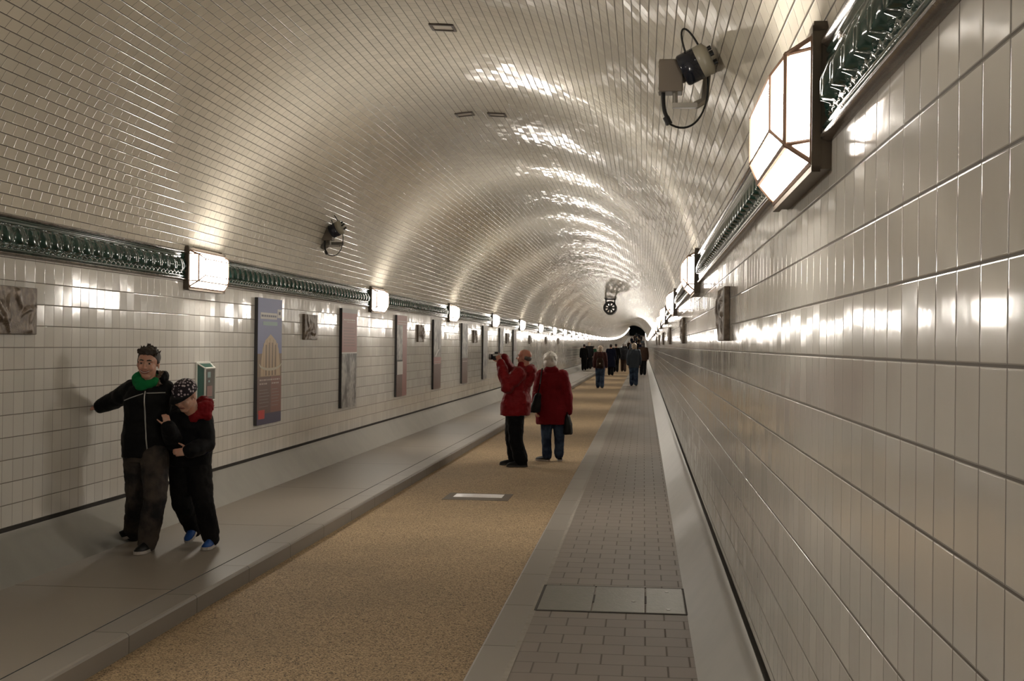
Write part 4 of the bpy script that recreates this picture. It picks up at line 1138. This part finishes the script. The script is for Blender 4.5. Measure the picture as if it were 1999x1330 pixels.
bm = bmesh.new(); tube(bm, [(0, -.135, -.03), (0, -.12, -.03)], .03, 12); obj('pale_badge', bm, M_CREAM, r)
for s in (-1, 1):
    bm = bmesh.new(); tube(bm, bez((s * .08, .03, .14), (s * .10, .06, .26), (s * .11, .12, .32), (s * .11, .20, .33), 10), .018, 6); obj('strap', bm, M_BRNP, r)
walker(1237, 754, 670, False, 'pale-haired man in blue-grey jacket and dark jeans walking on the right footway', dict(hair='bob', hmat=H_BLD, jmat=M_BGR, tmat=M_JEANW, hemf=.43, wd=1.08), .3, None, G, .01)
walker(1192, 733.5, 672, True, 'person in long navy coat walking in the middle of the roadway', dict(jmat=M_NVY, hemf=.27, hemw=(.135, .11), wd=1.08), .9, None, G)
walker(1202, 727, 671, True, 'dark-haired person close behind and right of the navy coat', dict(jmat=M_BLK2, hemf=.40), .4, None, G)
walker(1217, 726, 668, True, 'person in black with a cream scarf between navy coat and blue-grey jacket', dict(jmat=M_BLK2, tmat=M_BRNP, collar=(.10, .05), hair='short', hmat=H_GRY, hemf=.42, wd=1.06), .3, None, G)
walker(1255, 733, 669, False, 'dark figure close to the right wall behind the blue-grey jacket', dict(jmat=M_BRNP, tmat=M_BLKT, hair='long', hmat=H_DRK, hemf=.44, wd=1.1), .4, None, G)
walker(1140, 723.5, 672, False, 'person in black on the left footway, leftmost of the distant walkers', dict(jmat=M_BLK, hemf=.42, hmat=H_DRK), .2, None, G)
walker(1149.5, 721, 668, False, 'taller person with fair hair beside the leftmost distant walker', dict(jmat=M_BLK2, hemf=.40, hair='long', hmat=H_BLD), .3, None, G)
walker(1158, 717, 675, False, 'smaller person with dark green top on the left footway', dict(jmat=M_TEALC, hemf=.45, hmat=H_DRK), .2, None, G)
# tiny crowd where the tube climbs again
rr = random.Random(5); protos = []
mats = [(M_BLK2, M_BLKT), (M_BRNP, M_BLKT), (M_NVY, M_JEANB), (M_BGR, M_BLKT)]
CR = [(-2.3, 168), (-1.3, 182), (-.4, 190), (-1.9, 205), (-.9, 214), (-2.5, 226), (-1.5, 238), (-.2, 246), (-2.0, 262), (-1.0, 276), (-2.6, 290), (-1.6, 300), (-.6, 312), (-2.2, 326), (-1.2, 340), (-1.9, 356)]
LB = 'tiny dark figure far away in the crowd where the tunnel climbs again'
for i, (x, y) in enumerate(CR):
    if i < 4:
        jm, tm = mats[i]
        gz = 0. if (x > XKR or x < XKL) else ZR
        px = Yc; pr2, Hh, b = walker(1200, 690, 680, True, LB, dict(jmat=jm, tmat=tm), .3 + .15 * i, 168, 'tiny walkers on the far slope', .02, 1.72)
        o = pr2[0]; protos.append(o)
    else: o = copy_tree(protos[i % 4])
    o.location = V((x, y, (0. if x > XKR else ZR) + zo(y)))
    tag(o, LB, 'person', 'tiny walkers on the far slope')
EXPO = 1.12
# ------------------------------------------------------------------ world, colour
w = bpy.data.worlds.new('dark'); SC.world = w; w.use_nodes = True
w.node_tree.nodes['Background'].inputs[0].default_value = (1, .9, .8, 1)
w.node_tree.nodes['Background'].inputs[1].default_value = .01
vs = SC.view_settings
SC.display_settings.display_device = 'sRGB'
vs.view_transform = 'Standard'; vs.look = 'None'; vs.exposure = EXPO; vs.gamma = 1.0; vs.use_curve_mapping = False
SC.cycles.sample_clamp_indirect = 6.0
SC.cycles.caustics_reflective = False; SC.cycles.caustics_refractive = False
